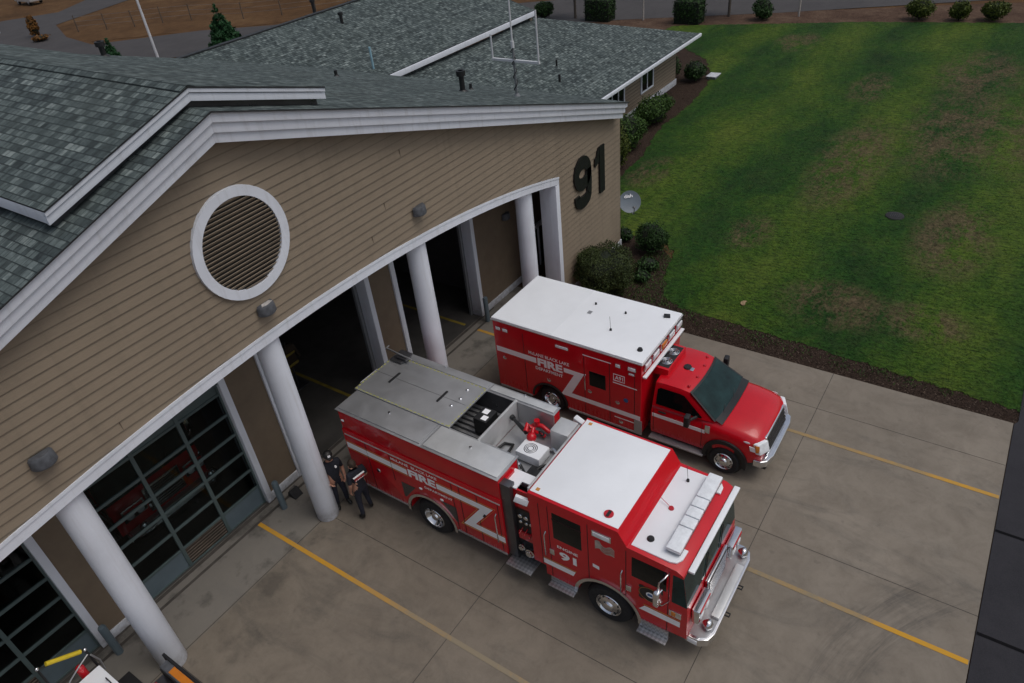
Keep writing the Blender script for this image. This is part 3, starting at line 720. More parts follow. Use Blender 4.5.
for x0, x1, closed in bays:
    MB().box(x0, x1, 2.1, 2.4, 4.12 if closed else 4.35, 6.08).build('door_lintel', 'doorframe' if closed else 'interior', st)
    if not closed:
        # door leaf rolled up under the ceiling
        MB().box(x0, x0+.1, 2.46, 2.55, 0, 4.3).build('door_track', 'grey', st); MB().box(x1-.1, x1, 2.46, 2.55, 0, 4.3).build('door_track', 'grey', st)
        continue
    w3 = (x1-x0)/3; y0, y1 = 2.2, 2.25
    mf = MB(); rows = [0.0, .62, 1.24, 1.87, 2.5, 3.15, 3.80, 4.12]
    for k_, z in enumerate(rows): mf.box(x0, x1, y0-.02, y1, max(0, z-.035), z+.035)
    for q in range(4):
        xx = x0+w3*q; mf.box(xx-.045, xx+.045, y0-.028, y1+.005, 0, 4.12)
    fr_ = mf.build('garage_door', 'doorframe', st, bevel=.004)
    for r in range(7):
        for q in range(3):
            xa, xb = x0+w3*q+.04, x0+w3*(q+1)-.04; za, zc = rows[r]+.03, rows[r+1]-.03
            if r == 0 and q != 1: MB().box(xa, xb, y0+.005, y0+.035, za, zc).build('solid_panel', 'bluegrey', fr_)
            elif r == 0:
                m = MB()
                for s2 in range(6): m.obox((0.5*(xa+xb), y0+.02, za+.05+s2*.088), ((xb-xa)/2, 0, 0), (0, .02, .014), (0, -.006, .03))
                m.build('louvre_panel', 'brass', fr_)
            elif r == 6: MB().box(xa, xb, y0+.005, y0+.035, za, zc).build('solid_panel', 'doorframe', fr_)
            else: MB().box(xa, xb, y0+.012, y0+.022, za, zc).build('glass_pane', 'pane', fr_, smooth=0)
# side entry behind the last column
MB().box(17.2, 19.3, 2.1, 2.4, 1.84, 5.8).build('entry_wall', 'porchbrown', st)
e = MB().box(17.2, 17.27, 2.06, 2.2, 0, 1.68).box(19.2, 19.3, 2.06, 2.2, 0, 1.68).box(17.2, 19.3, 2.02, 2.2, 1.681, 1.84).box(18.2, 18.26, 2.07, 2.2, 0, 1.68).build('entry_door', 'white', st)
MB().box(17.271, 18.199, 2.13, 2.16, .02, 1.68).build('door_glass', 'glass', e); MB().box(18.261, 19.199, 2.13, 2.16, .02, 1.68).build('door_glass', 'glass', e)
# interior shell
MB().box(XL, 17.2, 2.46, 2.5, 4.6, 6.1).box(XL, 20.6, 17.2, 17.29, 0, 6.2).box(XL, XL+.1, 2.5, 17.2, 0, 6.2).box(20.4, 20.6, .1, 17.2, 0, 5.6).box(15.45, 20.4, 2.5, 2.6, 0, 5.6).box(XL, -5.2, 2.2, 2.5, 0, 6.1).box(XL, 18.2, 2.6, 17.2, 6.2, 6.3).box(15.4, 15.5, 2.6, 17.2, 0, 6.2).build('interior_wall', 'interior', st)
# round louvred vent
vx, vz = 4.93, 8.08
m = MB()
def ringxz(m, cx_, cz_, rx0, rz0, rx1, rz1, y0, y1, n=48):
    v = []; f = []
    for i in range(n):
        a_ = 2*PI*i/n; c_, s2 = math.cos(a_), math.sin(a_)
        v += [(cx_+rx0*c_, y0, cz_+rz0*s2), (cx_+rx1*c_, y0, cz_+rz1*s2), (cx_+rx1*c_, y1, cz_+rz1*s2), (cx_+rx0*c_, y1, cz_+rz0*s2)]
    for i in range(n):
        j_ = (i+1) % n
        for k_ in range(4): f.append((i*4+k_, j_*4+k_, j_*4+(k_+1) % 4, i*4+(k_+1) % 4))
    m.add(v, f)
ringxz(m, vx, vz, .90, .94, 1.10, 1.14, -.085, .0)
vt = m.build('round_vent', 'white', st, smooth=40)
v = [(vx+.92*math.cos(2*PI*i/40), -.026, vz+.96*math.sin(2*PI*i/40)) for i in range(40)]
MB().poly(v).build('vent_backing', 'black', vt, smooth=0)
m = MB(); z = vz-.90
while z < vz+.92:
    hw = .905*math.sqrt(max(.0, 1-((z-vz)/.945)**2))
    if hw > .06: m.obox((vx, -.05, z), (hw, 0, 0), (0, .022, -.030), (0, .004, .004))
    z += .085
m.build('louvre', 'siding', vt, smooth=0)
# wall numbers
def number(name, quads, x0, z0, sx, sz):
    m = MB()
    for q in quads:
        P_ = [(x0+u*sx, z0+v_*sz) for u, v_ in q]
        m.prism(P_, 'y', -.085, -.03)
    return m.build(name, 'digit', st, smooth=0)
def arcpts(cx_, cy_, rx, ry, a0, a1, n): return [(cx_+rx*math.cos(a0+(a1-a0)*i/n), cy_+ry*math.sin(a0+(a1-a0)*i/n)) for i in range(n+1)]
bowl = stroke(arcpts(.5, .69, .355, .215, 0, 2*PI*23/24, 23), .25, True)
tail = stroke([(.86, .72), (.87, .45), (.85, .30)]+arcpts(.50, .24, .345, .13, 0, -PI*1.0, 14)+[(.155, .30)], .25)
number('number_nine', bowl+tail, 17.40, 2.98, 1.20, 1.80)
one = [[(.46, 0), (.96, 0), (.96, 1), (.46, 1)], [(.0, .64), (.40, .70), (.40, .86), (.0, .80)], [(.12, .80), (.41, .86), (.41, 1.0), (.40, 1.0)]]
number('number_one', one, 18.86, 2.98, .72, 1.74)
# pipes through the roof
def pipe(x, y, h, r, cap, mat='black'):
    z = ftop(x)+up; m = MB().cyl((x, y, z-.05), (x, y, z+h), r, n=14).cyl((x, y, z-.02), (x, y, z+.06), r*2.2, r*1.2, n=14)
    if cap: m.cyl((x, y, z+h-.16), (x, y, z+h), r*1.75, n=14)
    m.build('vent_pipe', mat, st)
pipe(16.3, 3.3, .66, .085, True); pipe(16.2, 9.0, .22, .06, False); pipe(12.35, 17.0, .52, .10, True)
pipe(17.6, 4.0, .0+.2, .05, False)
endthing()

# lamps on the walls
def wall_lamp(x, y, z, s, label):
    o = thing('wall_lamp', (x, y, z), label, 'wall lamp', 'half-round wall lamps on the front')
    m = MB(); n = 14; pr_ = []
    for zz, r in ((.16, .80), (.10, .94), (-.14, 1.0), (-.17, .93)):
        pr_.append([(x+s*.30*r*math.cos(PI+PI*i/n), y+s*.26*r*math.sin(PI+PI*i/n)-.03, z+zz*s) for i in range(n+1)])
    v = [p for r in pr_ for p in r]; f = []
    for k_ in range(3):
        for i in range(n): f.append((k_*(n+1)+i, k_*(n+1)+i+1, (k_+1)*(n+1)+i+1, (k_+1)*(n+1)+i))
    f += [tuple(range(n+1)), tuple(range(4*(n+1)-1, 3*(n+1)-1, -1))]
    m.add(v, f).build('lamp_housing', 'lampgrey', o, smooth=30)
    MB().box(x-.20*s, x+.20*s, y-.03, y+.025, z-.15*s, z+.12*s).build('back_plate', 'steel_dark', o)
    endthing(); return o
wall_lamp(.13, -.03, 6.50, .72, 'grey half-round wall lamp on the siding nearest the left edge')
o = wall_lamp(4.92, -.03, 6.60, .72, 'stained half-round wall lamp just under the round vent')
OG = tuple(o.location)
MB().prism([(4.78, -.17), (4.9, -.2), (5.06, -.16), (5.03, -.08), (4.85, -.07)], 'z', 6.713, 6.718).build('bird_dropping', simple('pale_stain', (.42, .40, .38, 1), .9, var=.4, scale=30), o); endthing()
wall_lamp(9.85, -.03, 6.58, .72, 'dark half-round wall lamp high on the siding between the vent and the number')
wall_lamp(16.2, 2.09, 3.05, .66, 'small dark wall lamp inside the portico beside the farthest column')

# bollards at the door jambs
for x, y, lab in ((-.36, 1.62, 'grey pipe bollard by the nearest column and door jamb'), (4.46, 1.55, 'grey pipe bollard at the right jamb of the closed glass door'), (14.1, 1.72, 'grey pipe bollard at the right jamb of the open ambulance bay')):
    o = thing('bollard', (x, y, 0), lab, 'bollard', 'pipe bollards guarding the door jambs')
    MB().lathe([(0, .0), (.085, .0), (.085, .94), (.07, .98), (.0, 1.0)], (x, y, 0), n=20).build('post', 'bluegrey', o, smooth=50); endthing()
o = thing('wheel_chock', (4.95, 1.62, 0), 'small black wheel chock on the floor beside the bollard', 'wheel chock')
MB().prism([(1.48, .0), (1.78, 0), (1.72, .18), (1.66, .2)], 'x', 4.8, 5.08).build('wedge', 'rubber', o, bevel=.012)
MB().tube([(4.86, 1.7, .19), (4.86, 1.68, .26), (5.02, 1.68, .26), (5.02, 1.7, .19)], .012).build('handle', 'steel_dark', o); endthing()

# satellite dish on the corner
o = thing('satellite_dish', (20.98, .1, 1.75), 'grey oval satellite dish on the right corner of the front wall', 'satellite dish')
D0 = Vector((21.33, -.18, 1.72)); nrm = Vector((-.62, -.62, .48)).normalized(); ax_ = nrm.cross(Vector((0, 0, 1))).normalized(); ay_ = ax_.cross(nrm)
ay_ = -ay_ if ay_.z < 0 else ay_
v = []; f = []; nr, na = 6, 32
for i in range(nr+1):
    r = i/nr
    for k_ in range(na):
        a_ = 2*PI*k_/na; v.append(D0+ax_*(.44*r*math.cos(a_))+ay_*(.43*r*math.sin(a_))+nrm*(.07*r*r))
for i in range(nr):
    for k_ in range(na): f.append((i*na+k_, i*na+(k_+1) % na, (i+1)*na+(k_+1) % na, (i+1)*na+k_))
MB().add(v, f).build('reflector', 'dish', o, smooth=60)
MB().tube([D0+ay_*-.42+nrm*.06, D0+ay_*-.5+nrm*.3, D0+ay_*-.28+nrm*.52], .018).obox(D0+ay_*-.25+nrm*.52, ax_*.05, ay_*.04, nrm*.07).build('feed_arm', 'grey', o)
MB().tube([(20.94, .12, 1.45), (21.1, .1, 1.5), D0-nrm*.03], .03).box(20.935, 20.96, 0.02, .22, 1.3, 1.6).build('mount', 'steel_dark', o)
xr = ax_ if (R2.dot(ax_) > 0) else -ax_
text('lettering', 'dish', 'reflective', o, D0+nrm*.055-xr*.2+ay_*.16, tuple(xr), tuple(ay_), .34, .13, .02)
endthing()

# antenna on the roof
zb_ = ftop(16.95)+up
o = thing('radio_antenna', (16.95, 1.64, zb_), 'white and grey radio antenna with an H of side rods on the roof edge', 'antenna')
MB().cyl((16.95, 1.64, zb_-.05), (16.95, 1.64, 8.62), .035, n=10).cyl((16.95, 1.64, zb_), (16.95, 1.64, zb_+.09), .12, .06).build('mast', 'grey', o)
MB().box(16.91, 16.99, .69, 2.46, 8.08, 8.15).build('crossbar', 'flagpole', o)
MB().cyl((16.95, .72, 8.12), (16.95, .72, 9.62), .028, n=8).build('rod', 'flagpole', o); MB().cyl((16.95, 2.44, 8.12), (16.95, 2.44, 8.86), .028, n=8).build('rod', 'flagpole', o)
MB().cyl((16.95, 1.64, 8.56), (16.95, 1.64, 11.6), .028, .02, n=8).cyl((16.95, 1.64, 8.5), (16.95, 1.64, 8.7), .055, n=10).build('whip', 'flagpole', o)
cb = []
for i in range(26):
    z = zb_+.1+i*(8.5-zb_-.1)/25; a_ = i*.9; cb.append((16.95+.06*math.cos(a_)+.03*math.sin(i*2.1), 1.64+.06*math.sin(a_), z))
MB().tube(cb, .016, 6).build('cable', 'black', o)
endthing()

# ------------------------------------------------------------------ office wing behind
wg = thing('office_wing', (30, 12, 0), 'low brown office wing with hipped grey shingle roof and white window frames behind the station', 'building')
MB().box(20.95, 40.4, 6.2, 6.4, .3, 2.9).box(40.25, 40.4, 6.4, 18, .3, 2.9).build('wall', 'siding', wg, smooth=0)
m = MB()
for k_ in range(13): m.box(20.95, 40.42, 6.182, 6.199, .32+k_*.19, .33+k_*.19)
m.build('siding_lap', 'seam', wg, smooth=0)
MB().box(20.95, 40.45, 6.15, 6.199, -.05, .32).box(40.402, 40.45, 6.2, 18, -.05, .32).build('base_board', 'white', wg)
def zl(y): return 2.78+.302*(y-5.2)
slab('lower_roof', [(19.0, 5.2, 2.78), (41.4, 5.2, 2.78), (34.4, 12.4, zl(12.4)), (19, 12.4, zl(12.4))], .05, 'shingle_x', wg)
slab('lower_roof', [(41.4, 5.2, 2.78), (41.4, 26, 2.78), (34.4, 26, zl(12.4)), (34.4, 12.4, zl(12.4))], .05, 'shingle', wg)
MB().box(19, 41.42, 5.10, 5.198, 2.60, 2.76).box(41.402, 41.5, 5.1, 26, 2.60, 2.76).build('gutter', 'white', wg, bevel=.01)
MB().box(20.95, 41.4, 5.2, 6.2, 2.62, 2.66).build('soffit', 'white', wg)
def zu(y): return 5.28+.302*(y-11.85)
slab('upper_roof', [(15.9, 12.15, zu(12.15)), (34.3, 12.15, zu(12.15)), (34.3, 18.35, zu(18.35)), (15.9, 18.35, zu(18.35))], .05, 'shingle_x', wg)
slab('upper_roof', [(15.9, 18.35, zu(18.35)), (34.3, 18.35, zu(18.35)), (34.3, 25, zu(11.75)), (15.9, 25, zu(11.75))], .05, 'shingle_x', wg)
MB().box(17.5, 34.32, 12.08, 12.18, zu(12.15)-.27, zu(12.15)-.03).build('upper_fascia', 'white', wg, bevel=.01)
MB().prism([(12.2, zu(12.2)-.06), (18.35, zu(18.35)-.06), (24.8, zu(11.9)-.06), (24.8, 2.7), (12.2, 4.8)], 'x', 33.9, 34.1).build('gable_wall', 'siding', wg)
MB().box(21, 34.4, 24.6, 24.8, 0, 5.1).box(34.3, 40.4, 17.9, 18.1, 0, 2.75).build('rear_wall', 'siding', wg)
m = MB(); x = 16.0
while x < 34.1:
    q = random.uniform(0, .012); m.box(x, x+.3, 18.22, 18.48, zu(18.35)-.01, zu(18.35)+.03+q); x += .31
m.build('ridge_cap', 'driptrim', wg, smooth=0)
def window(x0, x1, z0, z1, n=2):
    w_ = MB().box(x0, x1, 6.12, 6.198, z0, z0+.08).box(x0, x1, 6.12, 6.198, z1-.08, z1).box(x0, x0+.08, 6.12, 6.198, z0+.081, z1-.081).box(x1-.08, x1, 6.12, 6.198, z0+.081, z1-.081)
    for k_ in range(1, n): w_.box(x0+(x1-x0)*k_/n-.03, x0+(x1-x0)*k_/n+.03, 6.13, 6.198, z0+.081, z1-.081)
    f_ = w_.build('window', 'white', wg)
    for k_ in range(n): MB().box(x0+.081+(x1-x0-.16)*k_/n, x0+.079+(x1-x0-.16)*(k_+1)/n, 6.165, 6.18, z0+.081, z1-.081).build('pane', 'glass', f_)
window(35.5, 37.1, .88, 2.12); window(31.3, 33.45, .88, 2.12, 3)
for x, y, h in ((24.3, 16.9, .5), (24.9, 19.4, .75)):
    z = zu(y) if y < 18.35 else zu(18.35)-.302*(y-18.35)
    MB().cyl((x, y, z-.05), (x, y, z+h), .08, n=12).cyl((x, y, z+h-.12), (x, y, z+h), .13, n=12).build('vent_pipe', 'black', wg)
MB().cyl((30.3, 8.4, zl(8.4)-.05), (30.3, 8.4, zl(8.4)+.3), .05, n=10).cyl((28.9, 7.4, zl(7.4)-.05), (28.9, 7.4, zl(7.4)+.35), .06, n=10).build('vent_pipe', 'black', wg)
MB().cyl((21.9, 12.9, zu(12.9)), (21.9, 12.9, zu(12.9)+.95), .05, n=8).build('pale_blue_vent_rod', 'rod', wg)
endthing()

# flagpole beyond the roof
o = thing('flagpole', (24.2, 34.1, 0), 'white flagpole rising beyond the station roof', 'flagpole')
MB().cyl((24.2, 34.1, -.05), (24.2, 34.1, 12), .10, .06, n=12).build('pole', 'flagpole', o)
MB().lathe([(.25, -.05), (.25, .05), (.13, .15), (.0, .15)], (24.2, 34.1, 0), n=16).build('collar', 'grey', o)
MB().ball((24.2, 34.1, 12.08), .1).build('finial', 'chrome', o); endthing()

# ------------------------------------------------------------------ fire engine
def wheel(parent, x, y, r, w_, side, rimmat='chrome', rimr=.58, dual=False):
    # tyre: outer face at x on the given side (-1 = towards -X)
    s2 = side
    w0 = w_*(1.9 if dual else 1)
    t_ = MB().lathe([(r*rimr, -.01), (r*.70, .0), (r*.90, .004), (r*.975, -.035), (r, -.075), (r, -w0+.06), (r*.96, -w0), (r*.5, -w0)], (x, y, r), 'x', 40, s2)
    for i in range(40):          # tread blocks
        a_ = 2*PI*i/40; c_, q = math.cos(a_), math.sin(a_)
        t_.obox((x-s2*(.08+w_*.35), y+(r+.004)*c_, r+(r+.004)*q), (w_*.33, 0, 0), (0, -.017*q, .017*c_), (0, .010*c_, .010*q))
    W = t_.build('wheel', 'rubber', parent, smooth=40)
    R_ = r*rimr
    if dual: prof = [(R_*1.02, .0), (R_*.98, .012), (R_*.93, -.03), (R_*.72, -.11), (R_*.42, -.10), (R_*.36, -.03), (R_*.30, .0), (R_*.0, .005)]
    else: prof = [(R_*1.02, .0), (R_*.98, .016), (R_*.92, .0), (R_*.85, -.04), (R_*.62, .01), (R_*.46, .02), (R_*.40, .06), (R_*.30, .075), (0, .08)]
    rm = MB().lathe(prof, (x+s2*.004, y, r), 'x', 32, s2).build('rim', rimmat, W, smooth=40)
    m = MB()
    for i in range(10):
        a_ = 2*PI*(i+.5)/10; rr = R_*.73
        m.cyl((x-s2*.10, y+rr*math.cos(a_), r+rr*math.sin(a_)), (x+s2*(-.005 if not dual else -.085), y+rr*math.cos(a_), r+rr*math.sin(a_)), R_*.085, n=10)
    m.build('hand_hole', 'black', W, smooth=0)
    return W
def decal(name, poly, x, mat, parent, th=.003, ax='x'):
    return MB().prism(poly, ax, x, x-th if ax == 'x' else x).build(name, mat, parent, smooth=0)
def ribbons(name, lines, w_, x, mat, parent, closed=False, th=.002):
    m = MB()
    for L in lines:
        for q in stroke(L, w_, closed): m.prism(q, 'x', x, x-th)
    return m.build(name, mat, parent, smooth=0)
def rail(name, pts, r, parent, mat='chrome'):
    return MB().tube(pts, r, 8).build(name, mat, parent, smooth=50)
def archpoly(yc, zc, r, n=14, a0=None, flip=False):
    # points of an arch opening along +y from (yc-r') to (yc+r') above the sill
    return [(yc-r*math.cos(PI*i/n), zc+r*math.sin(PI*i/n)) for i in range(n+1)]

L_, Rr, Rb = 5.85, 8.40, 8.42       # left side, cab right side, body right side
en = thing('fire_engine', (7.07, -4.6, 0), 'red and white fire engine lettered 91 parked nose out on the apron', 'fire engine')
# rear body
RW, FW, WR = -2.58, -7.38, .535
side = [(0.0, .62), (0.0, 2.42), (-4.8, 2.42), (-4.8, .60)]+[(-4.8, .60)]
ar = [(RW-.72*math.cos(PI*i/16), .56+.72*math.sin(PI*i/16)) for i in range(17)]
poly = [(0, .6), (0, 2.42), (-4.8, 2.42), (-4.8, .58), (RW-.72, .58)]+ar+[(RW+.72, .6)]
bd = MB()
bd.prism(poly, 'x', L_, Rb)
bd.box(L_+.02, 6.60, -4.8, -.02, 2.422, 3.04).box(8.17, Rb-.02, -4.8, -.02, 2.422, 3.04).box(6.602, 8.168, -.10, -.02, 2.422, 3.02)
body = bd.build('rear_body', 'red', en, bevel=.012)
MB().box(6.5, 7.75, RW-.62, RW+.62, .3, 1.0).box(6.4, 7.9, -8.6, -.3, .42, .62).build('chassis', 'black', en)
# compartment tops and lids
for xa, xb, ya, yb, nm in ((L_-.02, 6.66, -2.672, .03, 'compartment_lid'), (L_-.02, 6.66, -4.82, -2.674, 'compartment_lid'), (8.13, Rb+.03, -2.912, .03, 'compartment_lid'), (8.13, Rb+.03, -4.82, -2.914, 'compartment_lid')):
    MB().box(xa, xb, ya, yb, 3.042, 3.06).build('lid_rim', 'alu', en, bevel=.008)
    lid = MB().box(xa+.06, xb-.06, ya+.05, yb-.05, 3.061, 3.09).build(nm, 'alu_light' if yb < -2 else 'alu', en, bevel=.014)
    MB().cyl((.5*(xa+xb)+.1, .5*(ya+yb), 3.091), (.5*(xa+xb)+.1, .5*(ya+yb), 3.115), .03, n=10).build('lid_knob', 'chrome', lid)
# hose bed
MB().box(6.602, 8.168, -3.72, -.101, 2.424, 2.45).build('hose_bed_floor', 'steel_dark', en)
m = MB()
for k_ in range(10): m.box(6.68+k_*.15, 6.76+k_*.15, -3.70, -.12, 2.452, 2.49)
m.build('hose_bed_slats', 'alu', en)
MB().box(6.60, 6.63, -3.72, -.1, 2.46, 3.04).box(8.14, 8.168, -3.72, -.1, 2.46, 3.04).build('hose_bed_wall', 'steel_dark', en)
cv = MB().box(6.62, 8.17, -2.92, .10, 3.056, 3.10).build('hose_bed_cover', 'alu', en, bevel=.01)
m = MB()
k_ = 0
def dash(xa, ya, xb, yb, n):
    global k_
    for i in range(n):
        if i % 3 != 0: continue
        p = (xa+(xb-xa)*i/n, ya+(yb-ya)*i/n); q = (xa+(xb-xa)*(i+1)/n, ya+(yb-ya)*(i+1)/n)
        m.box(min(p[0], q[0])-.012, max(p[0], q[0])+.012, min(p[1], q[1])-.012, max(p[1], q[1])+.012, 3.10, 3.105)
dash(6.65, .07, 6.65, -2.89, 74); dash(8.14, .07, 8.14, -2.89, 74); dash(6.65, -2.89, 8.14, -2.89, 38); dash(6.65, .07, 8.14, .07, 38)
m.build('edge_marking', simple('chartreuse_marking', (.42, .42, .10, 1), .5), cv)
MB().box(7.42, 7.425, -2.8, .1, 3.101, 3.105).build('cover_seam', 'steel_dark', cv)
for y in (-.55, -2.1):
    MB().box(7.2, 7.62, y-.028, y+.028, 3.102, 3.13).build('cover_handle', 'black', cv, bevel=.006)
for x, y in ((7.55, -2.55), (7.25, -2.5), (7.9, -2.5)): MB().ball((x, y, 3.105), (.045, .045, .03)).build('cover_knob', 'chrome', cv)
# rear corner hardware and ladder rack arm
rail('grab_rail', [(6.9, .10, 2.2), (6.9, .16, 2.4), (6.9, .16, 3.06), (7.5, .16, 3.06), (7.5, .16, 2.4), (7.5, .10, 2.2)], .016, en, 'alu')
MB().box(7.9, 8.38, -.35, .05, 3.13, 3.16).box(8.0, 8.2, -.45, -.1, 3.161, 3.24).build('ladder_rack_bracket', 'steel_dark', en, bevel=.01)
rail('ladder_rack_arm', [(8.05, -.6, 3.26), (8.1, .3, 3.3), (8.3, .42, 3.2)], .022, en, 'alu')
# bulkhead and gun deck
MB().box(6.602, 8.168, -3.79, -3.73, 2.45, 3.10).build('bulkhead', 'alu_light', en, bevel=.006)
MB().box(6.602, 8.168, -4.8, -3.80, 2.424, 2.46).box(6.42, 8.1, -5.38, -4.802, 2.424, 2.46).build('gun_deck_floor', 'alu', en)
MB().box(6.602, 6.64, -4.8, -3.8, 2.462, 3.04).build('gun_deck_side', 'alu', en); MB().box(8.13, 8.168, -4.8, -3.8, 2.462, 3.04).build('gun_deck_side', 'alu', en)
MB().box(6.1, 8.2, -5.42, -4.802, .62, 2.42).build('pump_house', 'steel_dark', en)
MB().box(6.05, 8.25, -5.47, -5.42, 2.2, 2.97).build('front_coaming', 'alu_light', en, bevel=.008)
MB().box(6.02, 6.06, -5.47, -4.81, 2.2, 2.80).box(6.061, 6.40, -4.86, -4.803, 2.2, 2.9).build('coaming_side', 'red', en)
MB().box(6.02, 6.5, -5.15, -4.805, 2.80, 2.83).box(6.25, 6.5, -5.42, -5.151, 2.80, 2.83).box(6.46, 6.5, -5.42, -4.81, 2.46, 2.799).build('coaming_ledge', 'roofwhite', en)
MB().box(7.74, 8.24, -5.41, -4.95, 2.462, 3.0).build('utility_box', 'alu_light', en, bevel=.01)
# box in the hose bed
bx_ = MB().box(7.25, 7.72, -3.5, -3.12, 2.5, 2.98).build('black_tool_box', 'black', en, bevel=.02)
MB().box(7.3, 7.45, -3.45, -3.3, 2.982, 2.986).box(7.5, 7.66, -3.36, -3.2, 2.982, 2.986).build('box_label', 'reflective', bx_)
# deck gun
gun = MB().cyl((7.55, -4.55, 2.46), (7.55, -4.55, 2.72), .075, n=16).ball((7.55, -4.55, 2.75), .12).tube([(7.55, -4.55, 2.72), (7.75, -4.48, 2.85), (7.72, -4.34, 2.92), (7.55, -4.40, 2.86)], .06, 10).build('deck_gun', 'red', en, smooth=50)
MB().cyl((7.55, -4.42, 2.84), (7.80, -3.9, 2.84), .055, .04, 14).cyl((7.80, -3.9, 2.84), (7.84, -3.82, 2.84), .06, .065, 14).build('gun_barrel', 'black', gun)
MB().lathe([(.06, -.03), (.085, 0), (.06, .03)], (7.72, -4.72, 2.80), 'x', 18).cyl((7.72, -4.72, 2.80), (7.58, -4.6, 2.78), .018, n=8).build('gun_handwheel', 'black', gun)
MB().tube([(8.0, -4.2, 2.52), (7.98, -4.35, 2.7), (8.0, -4.55, 2.74), (8.02, -4.75, 2.6)], .055, 10).tube([(7.9, -4.2, 2.5), (7.88, -4.4, 2.6), (7.9, -4.7, 2.55)], .045, 10).cyl((8.0, -4.42, 2.72), (8.0, -4.42, 2.86), .07, n=12).build('hose_valve', 'red', en, smooth=50)
fb = MB().box(7.02, 7.48, -5.08, -4.45, 2.5, 2.74).build('equipment_case', 'roofwhite', en, bevel=.02)
m = MB()
for rr in (.14, .10, .06): m.lathe([(rr, 0), (rr+.010, .008), (rr+.020, 0)], (7.25, -4.72, 2.741), 'z', 28)
m.build('fan_grille', 'steel_dark', fb)
MB().tube([(6.72, -4.2, 2.55), (6.8, -4.4, 2.62), (6.95, -4.35, 2.66), (6.9, -4.6, 2.6), (6.7, -4.9, 2.55)], .03, 8).box(6.66, 6.95, -5.35, -4.95, 2.462, 2.6).tube([(6.7, -5.1, 2.62), (6.9, -5.2, 2.7), (7.1, -5.25, 2.6), (7.4, -5.3, 2.55)], .035, 8).build('pump_plumbing', 'black', en, smooth=50)
MB().tube([(6.75, -3.95, 2.50), (7.0, -3.9, 2.52), (7.3, -3.95, 2.5), (7.35, -4.15, 2.5), (7.1, -4.2, 2.52), (6.85, -4.1, 2.5)], .035, 8).build('spare_hose', 'black', en, smooth=60)
MB().tube([(7.55, -5.3, 2.5), (7.62, -5.1, 2.56), (7.6, -4.95, 2.52)], .05, 10).build('suction_fitting', 'chrome', en, smooth=60)
MB().cyl((6.62+.12, -4.72, 2.47), (6.62+.12, -4.72, 2.72), .05, n=12).cyl((6.74, -4.72, 2.72), (6.74, -4.72, 2.78), .02, n=8).build('extinguisher', 'chrome', en, smooth=50)
MB().box(6.50, 6.72, -5.36, -5.16, 2.46, 2.82).build('battery_case', 'black', en, bevel=.015)
# pump panel on the left side
MB().box(5.9, 6.099, -5.06, -4.802, .6, 2.92).build('pump_panel_post', 'steel_dark', en, bevel=.012)
pp = MB().box(6.02, 6.098, -5.53, -5.061, .62, 2.25).build('pump_panel', 'black', en)
for (y, z, r) in ((-5.18, 2.0, .06), (-5.33, 2.0, .06), (-5.45, 1.85, .045), (-5.18, 1.82, .045), (-5.33, 1.82, .045)):
    MB().lathe([(0, .04), (r*.8, .04), (r, .03), (r, 0)], (6.018, y, z), 'x', 16, -1).build('gauge', 'chrome', pp, smooth=40)
for (y, z) in ((-5.2, 1.6), (-5.33, 1.62), (-5.45, 1.58)):
    MB().cyl((6.02, y, z), (5.9, y, z-.04), .014, n=8).ball((5.89, y, z-.043), .03).build('valve_handle', 'redlens', pp)
MB().box(5.98, 6.019, -5.5, -5.1, 1.25, 1.48).build('panel_label', 'redlens', pp)
for (y, z, r) in ((-5.2, 1.05, .085), (-5.4, .95, .12)):
    MB().lathe([(0, .16), (r*.7, .16), (r*.75, .13), (r, .12), (r, .05), (r*.8, .0)], (6.018, y, z), 'x', 18, -1).build('intake_cap', 'chrome', pp, smooth=40)
MB().box(5.66, 6.1, -5.54, -4.86, .50, .55).build('pump_step', 'tread', en, bevel=.008)
# left side trim and graphics
X = L_-.002
MB().box(L_-.018, L_-.001, -4.78, -.06, 2.26, 2.285).build('rub_moulding', 'alu_light', body)
for xx, sg in ((L_, -1), (Rb, 1)):
    MB().box(xx, xx+.02*sg, RW-.80, -4.8, .575, .63).build('rub_rail', 'alu', body, bevel=.004); MB().box(xx, xx+.02*sg, -.02, RW+.80, .575, .63).build('rub_rail', 'alu', body, bevel=.004)
    MB().ring(RW, .56, .70, .78, -.03*PI, 1.03*PI, xx, xx+.03*sg).build('wheel_arch_trim', 'chrome', body, smooth=40)
decal('arch_plate', [(RW+.85, .9), (RW+.85, 1.42), (RW+.40, 1.42), (RW+.66, 1.08), (RW+.79, .9)], X, 'steel_dark', body)
decal('arch_plate', [(RW-.85, .9), (RW-.85, 1.42), (RW-.40, 1.42), (RW-.66, 1.08), (RW-.79, .9)], X, 'steel_dark', body)
for y, za, zc in ((-1.52, 1.36, 2.25), (-.72, .62, 2.25), (-3.40, .64, 2.25), (-3.62, .64, 2.25), (-4.70, .64, 2.22), (-4.12, .64, 2.25)):
    MB().box(X-.003, X+.001, y-.009, y+.009, za, zc).build('door_gap', 'panelgap', body, smooth=0)
decal('stripe', [(-.03, 1.80), (-.03, 1.985), (-2.02, 1.975), (-2.02, 1.79)], X, 'reflective', body)
Z1 = [(-2.93, 1.975), (-4.55, 1.975), (-3.97, 1.17), (-4.79, 1.17), (-4.79, .99), (-3.60, .99), (-4.17, 1.80), (-2.93, 1.80)]
decal('stripe', Z1, X-.001, 'reflective', body)
ribbons('stripe_outline', [[(-.03, 2.02), (-2.02, 2.01)], [(-.03, 1.765), (-2.02, 1.755)], [(-2.93, 2.01), (-4.62, 2.01), (-4.04, 1.205), (-4.79, 1.205)], [(-2.93, 1.765), (-4.10, 1.765), (-3.53, .955), (-4.79, .955)]], .022, X, 'gold', body)
